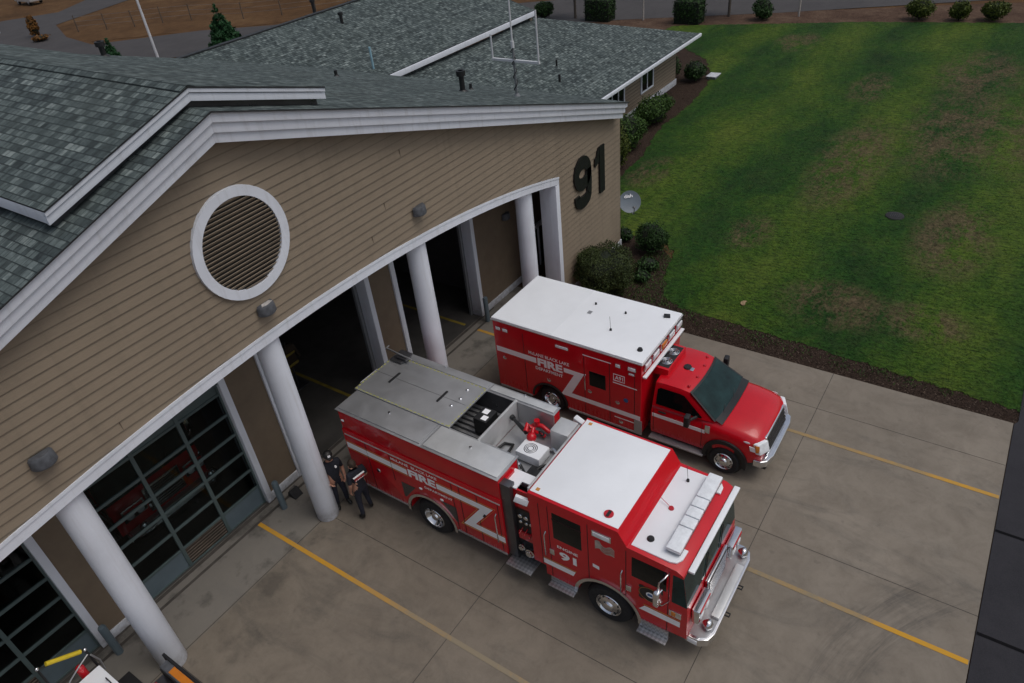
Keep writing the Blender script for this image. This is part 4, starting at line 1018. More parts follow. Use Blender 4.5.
text('lettering', 'FIRE', 'reflective', body, (X-.002, -2.06, 1.775), (0, -1, 0), (0, 0, 1), .84, .255, .05)
text('lettering', 'McLANE ', 'reflective', body, (X-.002, -1.55, 2.09), (0, -1, 0), (0, 0, 1), .56, .085, .02)
text('lettering', 'BLACK LAKE', 'reflective', body, (X-.002, -2.2, 2.09), (0, -1, 0), (0, 0, 1), .78, .085, .02)
text('lettering', 'DEPARTMENT', 'reflective', body, (X-.002, -2.52, 1.60), (0, -1, 0), (0, 0, 1), .84, .075, .02)
MB().lathe([(0, .018), (.05, .018), (.065, .0)], (X, -.98, 1.42), 'x', 18, -1).build('fuel_cap', 'chrome', body, smooth=40)
for y, z in ((-.14, 2.75), (-2.38, 1.52), (-3.02, 1.47)):
    MB().ball((X-.01, y, z), (.02, .055, .035)).build('marker_lamp', 'lens', body)
MB().cyl((X, -4.30, 1.66), (X-.05, -4.30, 1.66), .03, n=12).build('door_latch', 'black', body)
rail('grab_rail', [(X, -4.63, .95), (X-.06, -4.63, 1.0), (X-.06, -4.63, 1.85), (X, -4.63, 1.9)], .014, body)
decal('stripe', [(-.03, 1.80), (-.03, 1.985), (-4.79, 1.975), (-4.79, 1.79)], Rb+.004, 'reflective', body, .003)
# rear face
MB().box(6.05, 8.2, .002, .03, .8, 2.35).build('rear_door', 'alu', body)
for x in (6.0, 8.27): MB().box(x-.07, x+.07, .002, .04, 1.1, 1.6).build('tail_lamp', 'redlens', body, bevel=.01)
MB().box(5.95, 8.32, .0, .38, .5, .56).build('tailboard', 'tread', en, bevel=.01)
# wheels
for yy, dual in ((RW, True), (FW, False)):
    wheel(en, L_+.03, yy, WR, .30, -1, 'chrome', .56, dual)
    wheel(en, (Rb if dual else Rr)-.03, yy, WR, .30, 1, 'chrome', .56, dual)
# floodlights behind the cab
for x, sg, z in ((5.86, -1, 2.78), (8.3, 1, 2.98)):
    f_ = MB().obox((x+.02*sg, -5.40, z), (.05*sg, -.02, .02), (.03*sg, .15, .03), (-.02*sg, -.02, .075)).build('scene_light', 'roofwhite', en, bevel=.015)
    MB().cyl((x+.03*sg, -5.46, z-.12), (x+.0*sg, -5.4, z-.02), .03, n=10).build('bracket', 'grey', f_)
# cab
cprof = [(-5.56, .92), (-5.56, 3.10), (-7.62, 3.10), (-7.82, 2.77), (-8.84, 2.73), (-8.98, 2.64), (-9.11, 1.62), (-9.13, .74), (FW-.74, .66)]
ar = [(FW-.74*math.cos(PI*i/16), .56+.74*math.sin(PI*i/16)) for i in range(17)]
cprof += ar+[(FW+.74, .62), (-5.86, .62), (-5.86, .92)]
cab = MB().prism(cprof, 'x', L_, Rr).build('cab', 'red', en, bevel=.045, seg=3)
MB().box(L_+.07, Rr-.06, -7.60, -5.58, 3.098, 3.112).build('crew_roof_panel', 'roofwhite', cab, bevel=.01)
m = MB().prism([(L_+.10, -7.86), (Rr-.10, -7.86), (Rr-.10, -8.66), (Rr-.14, -8.78), (Rr-.24, -8.85), (Rr-.42, -8.86), (Rr-.42, -8.64), (L_+.5, -8.64), (L_+.5, -8.86), (L_+.26, -8.85), (L_+.14, -8.78), (L_+.10, -8.66)], 'z', 2.735, 2.778)
m.build('front_roof_panel', 'roofwhite', cab, bevel=.006)
MB().cyl((6.15, -7.28, 3.112), (6.15, -7.28, 3.13), .10, n=20).build('vent_ring', 'redlens', cab)
MB().box(6.07, 6.23, -7.31, -7.25, 3.131, 3.14).build('vent_slot', 'black', cab)
for x, y in ((6.02, -5.72), (8.24, -5.72)): MB().box(x-.04, x+.04, y-.04, y+.04, 3.113, 3.118).build('lifting_plate', 'gold', cab)
MB().lathe([(0, .05), (.05, .05), (.07, .03), (.075, 0)], (6.25, -8.13, 2.778), 'z', 18).build('antenna_dome', 'black', cab, smooth=40)
MB().lathe([(0, .03), (.05, .03), (.06, 0)], (7.14, -8.16, 2.778), 'z', 18).tube([(7.14, -8.16, 2.80), (7.22, -7.90, 2.88)], .006, 6).build('antenna_mount', 'redlens', cab, smooth=40)
MB().lathe([(0, .05), (.03, .05), (.035, 0)], (7.98, -8.16, 2.778), 'z', 14).tube([(7.98, -8.16, 2.82), (7.98, -8.12, 3.2)], .005, 6).build('whip_antenna', 'black', cab, smooth=40)
# light bar
lb = MB().box(6.13, 8.29, -8.79, -8.50, 2.82, 2.855).build('light_bar', 'steel_dark', cab, bevel=.01)
for xa, xb in ((6.10, 6.72), (6.73, 7.0), (7.01, 7.28), (7.29, 7.56), (7.57, 8.29)):
    MB().box(xa+.006, xb-.006, -8.79, -8.50, 2.856, 2.945).build('lens', 'lens', lb, bevel=.025)
for x in (6.35, 7.2, 8.0): MB().box(x-.04, x+.04, -8.7, -8.58, 2.778, 2.82).build('foot', 'black', lb)
# windscreen
def cabf(z): return -9.11+(z-1.62)*.128
v = []
for z in (1.74, 2.575):
    yf = cabf(z)-.006; k_ = .09
    v += [(L_-.006, -8.78, z), (L_-.006, yf+.02, z), (L_+.003, yf+.002, z), (L_+.03, yf, z), (Rr-.03, yf, z), (Rr-.003, yf+.002, z), (Rr+.006, yf+.02, z), (Rr+.006, -8.78, z)]
n = 8
MB().add(v, [tuple(range(n)), tuple(range(2*n-1, n-1, -1))]+[(i, i+n, (i+1) % n+n, (i+1) % n) for i in range(n)]).build('windscreen', 'wglass', cab, smooth=50)
for xx, sg in ((L_, -1), (Rr, 1)):
    MB().prism([(-6.12, 2.0), (-6.80, 2.0), (-6.80, 2.80), (-6.12, 2.80)], 'x', xx-.02*sg, xx+.004*sg).build('crew_window', 'glass', cab, bevel=.02)
    MB().box(xx+.004*sg, xx+.012*sg, -6.81, -6.11, 2.59, 2.62).build('window_bar', 'panelgap', cab)
    MB().prism([(-7.92, 1.96), (-8.66, 1.96), (-8.66, 2.56), (-7.92, 2.56)], 'x', xx-.02*sg, xx+.004*sg).build('door_window', 'glass', cab, bevel=.02)
    for y, za, zc in ((-6.02, .66, 2.92), (-6.95, 1.2, 2.92), (-7.80, 1.15, 2.66), (-8.71, .72, 2.62), (-5.80, .95, 2.9)):
        MB().box(xx-.001*sg, xx+.003*sg, y-.008, y+.008, za, zc).build('door_gap', 'panelgap', cab, smooth=0)
    MB().ring(FW, .56, .72, .80, -.02*PI, 1.02*PI, xx, xx+.035*sg).build('wheel_arch_trim', 'chrome', cab, smooth=40)
    rail('grab_rail', [(xx, -5.93, 1.35), (xx+.07*sg, -5.93, 1.4), (xx+.07*sg, -5.93, 2.05), (xx, -5.93, 2.1)], .015, cab)
    rail('grab_rail', [(xx, -7.72, 1.3), (xx+.07*sg, -7.72, 1.35), (xx+.07*sg, -7.72, 1.95), (xx, -7.72, 2.0)], .015, cab)
    for y in (-6.06, -7.86): MB().box(xx, xx+.03*sg, y-.07, y+.05, 1.45, 1.62).build('door_handle', 'chrome', cab, bevel=.01)
    MB().box(xx, xx+.03*sg, -7.49, -7.06, 2.69, 2.86).build('warning_light_frame', 'chrome', cab, bevel=.01)
    MB().box(xx+.03*sg, xx+.042*sg, -7.46, -7.09, 2.72, 2.83).build('warning_light', 'lens', cab, bevel=.005)
    MB().box(xx-.05*sg, xx+.16*sg, -6.62, -5.98, .46, .50).box(xx-.0*sg, xx+.02*sg, -6.62, -5.98, .501, .63).build('crew_step', 'tread', en, bevel=.006)
    MB().box(xx-.05*sg, xx+.17*sg, -8.76, -8.12, .42, .46).box(xx+.0*sg, xx+.03*sg, -8.76, -8.12, .461, .70).build('cab_step', 'tread', en, bevel=.006)
    # mirror
    mr = MB().obox((xx+.26*sg, -8.60, 2.08), (.10, -.02, 0), (.01, .055, 0), (0, 0, .21)).build('mirror', 'chrome', cab, bevel=.035, seg=3)
    rail('mirror_arm', [(xx, -8.70, 2.58), (xx+.16*sg, -8.68, 2.60), (xx+.25*sg, -8.61, 2.52), (xx+.26*sg, -8.60, 2.28)], .018, mr)
    rail('mirror_arm', [(xx, -8.74, 1.74), (xx+.2*sg, -8.66, 1.78), (xx+.26*sg, -8.60, 1.88)], .014, mr)
    MB().box(xx+.001*sg, xx+.02*sg, -9.0, -8.74, 1.30, 1.48).build('corner_lamp_bezel', 'chrome', cab, bevel=.008)
    MB().box(xx+.02*sg, xx+.03*sg, -8.88, -8.79, 1.33, 1.45).build('turn_signal', 'amber', cab, bevel=.004)
decal('stripe', [(-5.82, 1.0), (-5.82, 1.16), (-6.62, 1.17), (-6.56, 1.01)], L_-.004, 'reflective', cab)
decal('stripe', [(-8.10, 1.02), (-8.22, 1.19), (-8.98, 1.20), (-8.98, 1.03)], L_-.004, 'reflective', cab)
ribbons('stripe_outline', [[(-5.82, 1.19), (-6.64, 1.20)], [(-8.20, 1.225), (-8.98, 1.235)]], .022, L_-.003, 'gold', cab)
text('lettering', 'ENGINE', 'reflective', cab, (L_-.005, -6.20, 1.74), (0, -1, 0), (0, 0, 1), .50, .085, .02)
text('lettering', '91', 'reflective', cab, (L_-.005, -6.24, 1.40), (0, -1, 0), (0, 0, 1), .42, .25, .04)
# wavy flag decal
fp = []
for i in range(13):
    y = -7.12-.43*i/12; fp.append((y, 2.50+.04*math.sin(i*.8)+(.05 if i < 4 else 0)))
fq = [(y, z-.22-.03*math.sin(y*20)) for y, z in reversed(fp)]
decal('flag_decal', fp+fq, L_-.003, 'flagcloth', cab)
ribbons('flag_decal_stripes', [[(y, z-.04-.045*k_) for y, z in fp[4:]] for k_ in range(4)], .016, L_-.006, 'flagred', cab)
decal('door_sticker', [(-7.05, 1.68), (-7.2, 1.66), (-7.2, 1.76), (-7.05, 1.78)], L_-.004, 'reflective', cab)
# round door emblem
def disc(cy_, cz_, ry, rz, n=28): return [(cy_+ry*math.cos(2*PI*i/n), cz_+rz*math.sin(2*PI*i/n)) for i in range(n)]
em = decal('door_emblem', disc(-8.33, 1.62, .25, .22), L_-.004, 'black', cab)
ribbons('emblem_ring', [disc(-8.33, 1.62, .235, .205)], .008, L_-.007, 'gold', em, True)
decal('emblem_centre', disc(-8.33, 1.62, .085, .08), L_-.007, 'reflective', em)
decal('emblem_field', [(-8.27, 1.59), (-8.39, 1.59), (-8.38, 1.655), (-8.29, 1.66)], L_-.010, 'blue', em)
for i in range(4):
    a_ = PI/4+PI/2*i
    decal('emblem_lobe', disc(-8.33+.25*math.cos(a_), 1.62+.22*math.sin(a_), .07, .065, 14), L_-.0035, 'black', em)
# front
MB().box(6.02, 8.44, -9.12, -9.0, 2.60, 2.655).build('sun_visor', 'roofwhite', cab, bevel=.01)
for x in (6.7, 7.5): rail('wiper', [(x, -9.115, 1.74), (x+.25, -9.06, 2.2)], .010, cab, 'black')
gr = MB().box(6.70, 7.74, -9.20, -9.13, .86, 1.62).build('grille', 'chrome', cab, bevel=.02)
MB().box(6.76, 7.68, -9.206, -9.201, .92, 1.56).build('grille_mesh', 'black', gr)
for k_ in range(8): MB().box(6.76, 7.68, -9.222, -9.207, .945+k_*.08, .972+k_*.08).build('grille_bar', 'chrome', gr, bevel=.006)
for xa, xb in ((6.02, 6.64), (7.80, 8.40)):
    h_ = MB().box(xa, xb, -9.29, -9.13, 1.12, 1.52).build('headlamp_housing', 'chrome', cab, bevel=.03, seg=3)
    for q in (.27, .73):
        MB().lathe([(0, .02), (.08, .015), (.1, 0)], (xa+(xb-xa)*q, -9.292, 1.25), 'y', 18, -1).build('headlamp', 'lens', h_, smooth=50)
    MB().box(xa+.06, xb-.06, -9.305, -9.291, 1.40, 1.48).build('front_warning_light', 'redlens', h_, bevel=.005)
bp = MB().prism([(5.95, -9.06), (5.95, -9.34), (6.05, -9.50), (6.25, -9.57), (8.30, -9.57), (8.50, -9.50), (8.60, -9.34), (8.60, -9.06)], 'z', .50, .72).build('bumper', 'chrome', en, bevel=.025)
MB().prism([(6.02, -9.12), (6.02, -9.33), (6.10, -9.46), (6.28, -9.52), (8.27, -9.52), (8.45, -9.46), (8.53, -9.33), (8.53, -9.12)], 'z', .722, .728).build('bumper_deck', 'alu', bp)
MB().box(6.56, 8.02, -9.53, -9.36, .73, .81).build('hose_tray_cover', 'alu_light', bp, bevel=.015)
for x in (6.32, 8.34):
    hn = MB().lathe([(.0, .02), (.05, .02), (.11, -.03), (.125, -.06), (.11, -.10), (.05, -.18), (0, -.2)], (x, -9.47, .83), 'y', 22, -1).cyl((x, -9.40, .72), (x, -9.40, .80), .05, n=12).build('siren', 'chrome', bp, smooth=50)
MB().box(5.938, 5.949, -9.32, -9.12, .55, .67).build('bumper_side_light', 'lens', bp, bevel=.002)
for x in (6.9, 7.65): MB().tube([(x-.04, -9.57, .56), (x-.04, -9.64, .56), (x+.04, -9.64, .56), (x+.04, -9.57, .56)], .018).build('tow_eye', 'black', bp)
endthing()

# ------------------------------------------------------------------ ambulance
am = thing('ambulance', (12.3, -4.9, 0), 'red ambulance with white roof and white zigzag stripe parked beside the fire engine', 'ambulance')
AL, AR = 11.03, 13.50
RY, FY, AWR = -2.78, -8.02, .43
ap = [(-.98, .42), (-.98, 2.79), (-5.64, 2.79), (-5.64, .40), (RY-.56, .40)]+[(RY-.56*math.cos(PI*i/14), .5+.56*math.sin(PI*i/14)) for i in range(15)]+[(RY+.56, .42)]
bxm = MB().prism(ap, 'x', AL, AR).build('box_body', 'red', am, bevel=.03, seg=3)
MB().box(AL-.03, AR+.04, -5.68, -.94, 2.792, 2.83).build('roof_rail', 'alu_light', am, bevel=.012)
rf = MB().box(AL-.01, AR+.02, -5.66, -.96, 2.832, 2.88).build('box_roof', 'roofwhite', am, bevel=.03, seg=3)
for x, y, r in ((12.88, -3.33, .03), (12.83, -4.29, .03), (11.49, -5.37, .07)):
    MB().lathe([(0, .06), (r*.8, .06), (r, .03), (r*1.1, 0)], (x, y, 2.88), 'z', 16).build('roof_vent', 'black', rf, smooth=40)
MB().lathe([(0, .05), (.03, .05), (.035, 0)], (11.94, -4.29, 2.88), 'z', 14).tube([(11.94, -4.29, 2.92), (11.95, -4.26, 3.31)], .005, 6).build('whip_antenna', 'black', rf, smooth=40)
MB().obox((13.18, -5.36, 2.91), (.06, .03, 0), (-.03, .08, 0), (0, 0, .03)).build('antenna_fin', 'black', rf, bevel=.015)
MB().box(AL+.03, AR-.02, -2.95, -.99, 2.8805, 2.883).build('roof_sheet', simple('dusty_white_paint', (.775, .80, .83, 1), .4, var=.05, scale=.8), rf)
MB().box(12.37, 12.52, -3.43, -3.31, 2.881, 2.884).build('roof_plate', 'alu', rf)
AXx = AL-.002
for y in (-2.0, -3.95, -4.72, -5.45):
    MB().box(AXx-.002, AXx+.001, y-.008, y+.008, .5, 2.62).build('door_gap', 'panelgap', bxm, smooth=0)
decal('stripe', [(-1.04, 1.72), (-1.04, 1.90), (-2.40, 1.90), (-2.40, 1.72)], AXx-.003, 'reflective', bxm)
decal('stripe', [(-3.30, 1.88), (-3.95, 1.88), (-3.52, 1.045), (-5.62, 1.045), (-5.62, .895), (-3.17, .895), (-3.62, 1.73), (-3.30, 1.73)], AXx-.003, 'reflective', bxm)
text('lettering', 'McLANE BLACK LAKE', 'reflective', bxm, (AXx-.003, -2.16, 1.98), (0, -1, 0), (0, 0, 1), 1.32, .11, .02)
text('lettering', 'FIRE', 'reflective', bxm, (AXx-.003, -2.44, 1.66), (0, -1, 0), (0, 0, 1), .82, .27, .05)
text('lettering', 'DEPARTMENT', 'reflective', bxm, (AXx-.003, -2.36, 1.50), (0, -1, 0), (0, 0, 1), .90, .11, .02)
ribbons('pin_stripe', [[(-3.92, 2.55), (-4.77, 2.55)], [(-4.82, 1.95), (-5.52, 1.94)], [(-4.86, .87-.12), (-5.55, .75)], [(-3.4, .45), (-5.6, .45)]], .03, AXx-.002, 'reflective', bxm)
MB().prism([(-4.10, 1.56), (-4.60, 1.56), (-4.60, 2.06), (-4.10, 2.06)], 'x', AL+.02, AL-.008).build('side_window', 'glass', bxm, bevel=.04, seg=3)
ribbons('unit_frame', [[(-4.84, 2.03), (-5.16, 2.03), (-5.16, 2.24), (-4.84, 2.24)]], .02, AXx-.002, 'reflective', bxm, True)
text('lettering', 'A91', 'reflective', bxm, (AXx-.003, -4.88, 2.07), (0, -1, 0), (0, 0, 1), .24, .13, .02)
for ya, yb, za, zc in ((-3.08, -3.5, 2.53, 2.64), (-4.90, -5.06, 2.5, 2.62), (-5.26, -5.50, 2.52, 2.65), (-5.28, -5.46, 2.38, 2.46), (-1.10, -1.27, 2.5, 2.62), (-1.33, -1.52, 2.5, 2.62)):
    f_ = MB().box(AL-.001, AL-.03, yb, ya, za, zc).build('warning_light_frame', 'chrome', bxm, bevel=.006)
    MB().box(AL-.03, AL-.045, yb+.02, ya-.02, za+.02, zc-.02).build('warning_light', 'lens', f_, bevel=.004)
for y, z in ((-1.28, 1.52), (-2.78, 1.24), (-4.10, 1.34), (-4.95, 1.28), (-5.05, .62)):
    MB().lathe([(0, .02), (.035, .02), (.06, .004), (.065, 0)], (AXx, y, z), 'x', 16, -1).build('door_latch', 'chrome', bxm, smooth=40)
rail('grab_rail', [(AXx, -3.99, 1.35), (AXx-.05, -3.99, 1.4), (AXx-.05, -3.99, 1.85), (AXx, -3.99, 1.9)], .014, bxm)
MB().ball((AXx-.003, -5.2, 1.45), (.004, .07, .07)).build('medical_emblem', 'blue', bxm)
MB().ring(RY, .5, .54, .60, 0, PI, AL+.002, AL-.025).build('wheel_arch_trim', 'black', bxm, smooth=40)
MB().box(AL-.012, AL+.02, -5.67, RY-.62, .40, .46).build('rub_rail', 'alu', bxm); MB().box(AL-.012, AL+.02, RY+.62, -1.04, .40, .46).build('rub_rail', 'alu', bxm)
MB().box(AL-.014, AL+.01, -5.67, -5.45, .46, .88).build('stone_guard', 'alu', bxm)
# front of the box: light row and white bar
for k_ in range(5):
    x = AL+.28+k_*.49
    f_ = MB().box(x-.19, x+.19, -5.69, -5.641, 2.53, 2.76).build('front_light_frame', 'chrome', bxm, bevel=.01)
    MB().box(x-.15, x+.15, -5.71, -5.69, 2.57, 2.72).build('front_light', 'lens' if k_ != 2 else 'amber', f_, bevel=.006)
MB().box(AL+.02, AR-.02, -5.76, -5.66, 2.37, 2.42).build('front_light_bar', 'roofwhite', bxm, bevel=.01)
MB().box(11.70, 12.85, -6.08, -5.645, 2.08, 2.32).build('condenser', 'red', am, bevel=.02)
m = MB().box(11.78, 12.77, -6.05, -5.70, 2.321, 2.325).build('condenser_grille', 'black', am)
for x in (12.05, 12.50):
    q = MB()
    for rr in (.13, .085, .04): q.lathe([(rr, 0), (rr+.010, .010), (rr+.020, 0)], (x, -5.88, 2.326), 'z', 24)
    q.build('fan', 'chrome', m, smooth=50)
MB().box(11.5, 13.1, -8.7, -1.1, .32, .48).build('chassis', 'black', am)
# cab: lower body loft
def loft(secs, name, mat, parent, bevel=0, smooth=40, cap=True):
    v = []; n = len(secs[0][1])*2
    for y, ring in secs:
        pts = [(-a_, z) for a_, z in ring]+[(a_, z) for a_, z in reversed(ring)]
        v += [(CX+a_, y, z) for a_, z in pts]
    f = []
    for i in range(len(secs)-1):
        for k_ in range(n): f.append((i*n+k_, i*n+(k_+1) % n, (i+1)*n+(k_+1) % n, (i+1)*n+k_))
    if cap: f += [tuple(range(n)), tuple(range(len(secs)*n-1, (len(secs)-1)*n-1, -1))]
    return MB().add(v, f).build(name, mat, parent, bevel=bevel, smooth=smooth)
CX = 12.30
def lower(w_, top, crown=.03, bot=.52): return [(w_*.97, bot), (w_, .72), (w_, 1.05), (w_*.985, top-.22), (w_*.93, top-.07), (w_*.80, top), (w_*.40, top+crown), (w_*.2, top+crown*1.1)]
cb = loft([(-5.86, lower(1.13, 1.46, 0)), (-7.3, lower(1.13, 1.46, 0)), (-7.55, lower(1.14, 1.50, .03)), (-8.1, lower(1.15, 1.47, .05)), (-8.5, lower(1.13, 1.42, .055)), (-8.74, lower(1.09, 1.36, .05, .6)), (-8.90, lower(1.02, 1.25, .04, .66)), (-8.95, lower(.98, 1.14, .03, .72))], 'cab_body', 'red', am, smooth=50)
def hood_line(sg): return [(CX+sg*.52, -7.62, 1.558), (CX+sg*.56, -8.1, 1.542), (CX+sg*.50, -8.6, 1.478)]
MB().tube([(CX-.93, -7.58, 1.49), (CX-.98, -8.1, 1.425), (CX-.9, -8.75, 1.33)], .006, 5).tube([(CX+.93, -7.58, 1.49), (CX+.98, -8.1, 1.425), (CX+.9, -8.75, 1.33)], .006, 5).build('hood_seam', 'panelgap', cb)
# greenhouse
def rf_(w_, z): return z
gv = []; 
secs = [(-5.88, 1.09, 1.45, .90, 2.10), (-6.80, 1.09, 1.45, .90, 2.12), (-7.58, 1.06, 1.46, .98, 1.56)]
m = MB()
prof_b = [(-5.88, 1.10, 1.44), (-6.83, 1.10, 1.44), (-7.62, 1.07, 1.47)]
v = []
top = [(-5.88, .88, 2.10), (-6.10, .90, 2.135), (-6.60, .89, 2.13), (-6.86, .86, 2.07)]
bot = [(-5.88, 1.10, 1.44), (-6.10, 1.10, 1.44), (-6.60, 1.10, 1.44), (-7.62, 1.05, 1.48)]
NX = 9
for (yt, wt, zt_), (yb_, wb_, zb2) in zip(top, bot):
    ring = [(-wb_, yb_, zb2), (-wt-.03, yt, zt_-.10)]
    for i in range(NX):
        u = -1+2*i/(NX-1); ring.append((u*wt, yt+(-.07*(1-u*u) if yt < -6.7 else 0), zt_+.035*(1-u*u)-(.02 if abs(u) == 1 else 0)))
    ring += [(wt+.03, yt, zt_-.10), (wb_, yb_, zb2)]
    v += [(CX+a_, b_, c_) for a_, b_, c_ in ring]
n = NX+4; f = []
for i in range(3):
    for k_ in range(n-1): f.append((i*n+k_, i*n+k_+1, (i+1)*n+k_+1, (i+1)*n+k_))
f += [tuple(range(n)), tuple(range(3*n, 4*n))[::-1]]
gh = MB().add(v, f).build('cab_roof', 'red', am, smooth=40)
# black glass border, then the windscreen with its curve
v = []; nx, nz = 12, 4
for j_ in range(nz+1):
    t_ = -.07+1.10*j_/nz
    for i in range(nx+1):
        u = (-1+2*i/nx)*1.06; wd = .84+(1.0-.84)*t_
        v.append((CX+u*wd, -6.905-.72*t_-.075*(1-u*u)-.009, 2.05+(1.545-2.05)*t_+.03*(1-u*u)*(1-t_)+.006))
f = [(j_*(nx+1)+i, j_*(nx+1)+i+1, (j_+1)*(nx+1)+i+1, (j_+1)*(nx+1)+i) for j_ in range(nz) for i in range(nx)]
MB().add(v, f).build('windscreen_border', 'black', gh, smooth=60)
v = []; nx, nz = 12, 4
for j_ in range(nz+1):
    t_ = j_/nz
    for i in range(nx+1):
        u = -1+2*i/nx; wd = .84+(1.0-.84)*t_
        v.append((CX+u*wd, -6.905-.72*t_-.075*(1-u*u)-.014, 2.05+(1.545-2.05)*t_+.03*(1-u*u)*(1-t_)+.012))
f = [(j_*(nx+1)+i, j_*(nx+1)+i+1, (j_+1)*(nx+1)+i+1, (j_+1)*(nx+1)+i) for j_ in range(nz) for i in range(nx)]
MB().add(v, f).build('windscreen', 'wglass', gh, smooth=60)
m = MB()
v = []
for i in range(nx+1):
    u = -1+2*i/nx
    v += [(CX+u*1.0, -7.60-.08*(1-u*u), 1.563), (CX+u*1.03, -7.84-.06*(1-u*u), 1.490+.062*(1-u*u))]
m.add(v, [(2*i, 2*i+2, 2*i+3, 2*i+1) for i in range(nx)]).build('cowl', 'black', cb, smooth=60)
for x0, x1 in ((CX-.6, CX-.05), (CX+.1, CX+.62)): rail('wiper', [(x0, -7.72, 1.56), (x1, -7.56, 1.63)], .01, gh, 'black')
# side glass, doors
for sg in (-1, 1):
    def sp(y, z):    # point on the sloping side of the greenhouse
        t_ = (z-1.44)/(2.10-1.44); return (CX+sg*(1.105+(.935-1.105)*t_+.008), y, z)
    P1 = [(-5.98, 1.52), (-7.28, 1.52), (-7.30, 1.56), (-6.74, 1.98), (-6.62, 2.0), (-6.06, 2.0), (-5.98, 1.95)]
    MB().poly([sp(*p) for p in P1]).build('door_glass', 'glass', gh, smooth=0)
    xs_ = CX+sg*1.137
    MB().box(xs_, xs_-.01*sg, -5.95, -5.94, .6, 1.44).box(xs_, xs_-.01*sg, -7.345, -7.335, .62, 1.44).build('door_gap', 'panelgap', cb, smooth=0)
    MB().box(CX+sg*1.128, CX+sg*1.136, -7.42, -5.90, 1.10, 1.21).build('stripe', 'reflective', cb)
    MB().prism([(-8.66, 1.02), (-8.80, 1.02), (-8.76, 1.16), (-8.62, 1.16)], 'x', CX+sg*1.10, CX+sg*1.118).build('stripe', 'reflective', cb)
    MB().box(CX+sg*1.12, CX+sg*1.15, -6.30, -6.08, 1.30, 1.35).build('door_handle', 'black', cb, bevel=.01)
    MB().box(CX+sg*1.0, CX+sg*1.26, -7.45, -5.86, .38, .43).build('running_board', 'alu', am, bevel=.01)
    mr = MB().obox((CX+sg*1.42, -7.02, 1.60), (.11, .01, 0), (-.01, .07, 0), (0, 0, .17)).build('mirror', 'black', cb, bevel=.04, seg=3)
    MB().tube([(CX+sg*1.08, -7.15, 1.52), (CX+sg*1.24, -7.08, 1.54), (CX+sg*1.38, -7.03, 1.55)], .04, 8).build('mirror_arm', 'black', mr)
    MB().box(CX+sg*1.135, CX+sg*1.155, -7.56, -7.42, 1.16, 1.40).build('fender_vent', 'chrome', cb, bevel=.008)
    MB().box(CX+sg*1.134, CX+sg*1.145, -7.54, -7.44, 1.19, 1.37).build('fender_vent_inset', 'black', cb)
    MB().lathe([(0, .0), (.50, .0), (.52, -.05)], (CX+sg*1.142, FY, .5), 'x', 32, sg).build('wheel_well', 'black', cb, smooth=30)
    MB().ring(FY, .5, .50, .61, -.06*PI, 1.06*PI, CX+sg*1.10, CX+sg*1.205).build('wheel_flare', 'black', cb, smooth=40)
    wheel(am, CX+sg*1.195, FY, AWR, .25, sg, 'chrome', .60, False)
    wheel(am, CX+sg*1.17, RY, AWR, .25, sg, 'chrome', .60, True)
    # headlamp wraps the corner
    MB().obox((CX+sg*.93, -8.89, 1.10), (.16, .075*sg*sg if sg > 0 else -.075, 0), (0, .07, 0), (0, .045, .16)).build('headlamp', 'lens', cb, bevel=.03, seg=3)
    MB().obox((CX+sg*1.07, -8.79, 1.12), (.03, .06, 0), (-.02, .04, 0), (0, .01, .11)).build('turn_signal', 'amber', cb, bevel=.012)
    MB().ball((CX+sg*1.125, -8.55, 1.27), (.012, .09, .03)).build('side_lamp', 'lens', cb)
gr = MB().prism([(-8.84, 1.27), (-8.93, 1.28), (-9.05, .82), (-8.9, .82)], 'x', CX-.74, CX+.74).build('grille', 'chrome', cb, bevel=.03, seg=3)
for k_ in range(4):
    zc = .865+.10*k_; yc = -9.05+(zc+.03-.82)*.261
    MB().obox((CX, yc-.004, zc+.03), (.66, 0, 0), (0, .009, .034), (0, .006, -.002)).build('grille_gap', 'black', gr)
MB().prism([(CX-1.12, -8.76), (CX-1.12, -8.96), (CX-1.0, -9.10), (CX-.7, -9.17), (CX+.7, -9.17), (CX+1.0, -9.10), (CX+1.12, -8.96), (CX+1.12, -8.76)], 'z', .56, .76).build('bumper', 'chrome', am, bevel=.03, seg=3)
MB().box(CX-.9, CX+.9, -9.06, -8.7, .36, .498).build('valance', 'black', am, bevel=.02)
MB().lathe([(0, .04), (.10, .04), (.12, 0)], (12.28, -6.42, 2.165), 'z', 18).build('roof_beacon', 'black', gh, smooth=40)
# the whole cab is a little narrower and shorter than the box
MB().box(12.16, 12.30, -6.62, -6.52, 2.15, 2.19).build('roof_bracket', 'chrome', gh, bevel=.01)
for x, y in ((11.6, -6.75), (12.05, -6.8), (12.6, -6.78), (13.0, -6.7), (11.75, -6.05)):
    MB().lathe([(0, .03), (.03, .03), (.045, 0)], (x, y, 2.135), 'z', 12).build('clearance_lamp', 'redlens', gh, smooth=40)
MB().box(CX-.62, CX-.56, -7.06, -7.03, 1.965, 1.97).build('inspection_sticker', 'reflective', gh)
Tm = Matrix.Translation((-.05, -.96, 0)) @ Matrix.Diagonal((.955, .955, 1, 1)) @ Matrix.Translation((0, .96, 0))
def subtree(o):
    yield o
    for c_ in o.children: yield from subtree(c_)
for top_ in list(am.children):
    if top_ in (bxm, rf) or top_.name.split('.')[0] in ('roof_rail', 'condenser', 'chassis', 'box_roof', 'condenser_grille'): continue
    if top_.name.split('.')[0] == 'wheel' and max(v_.co.y for v_ in top_.data.vertices) > 0: continue
    for q in subtree(top_): q.data.transform(Tm)
endthing()

# second engine standing inside behind the closed glass door
inner = copy_tree(en); inner.location = (2.62, 8.3, 0)
tag(inner, 'red fire engine with chrome bumper standing inside behind the closed glass door')

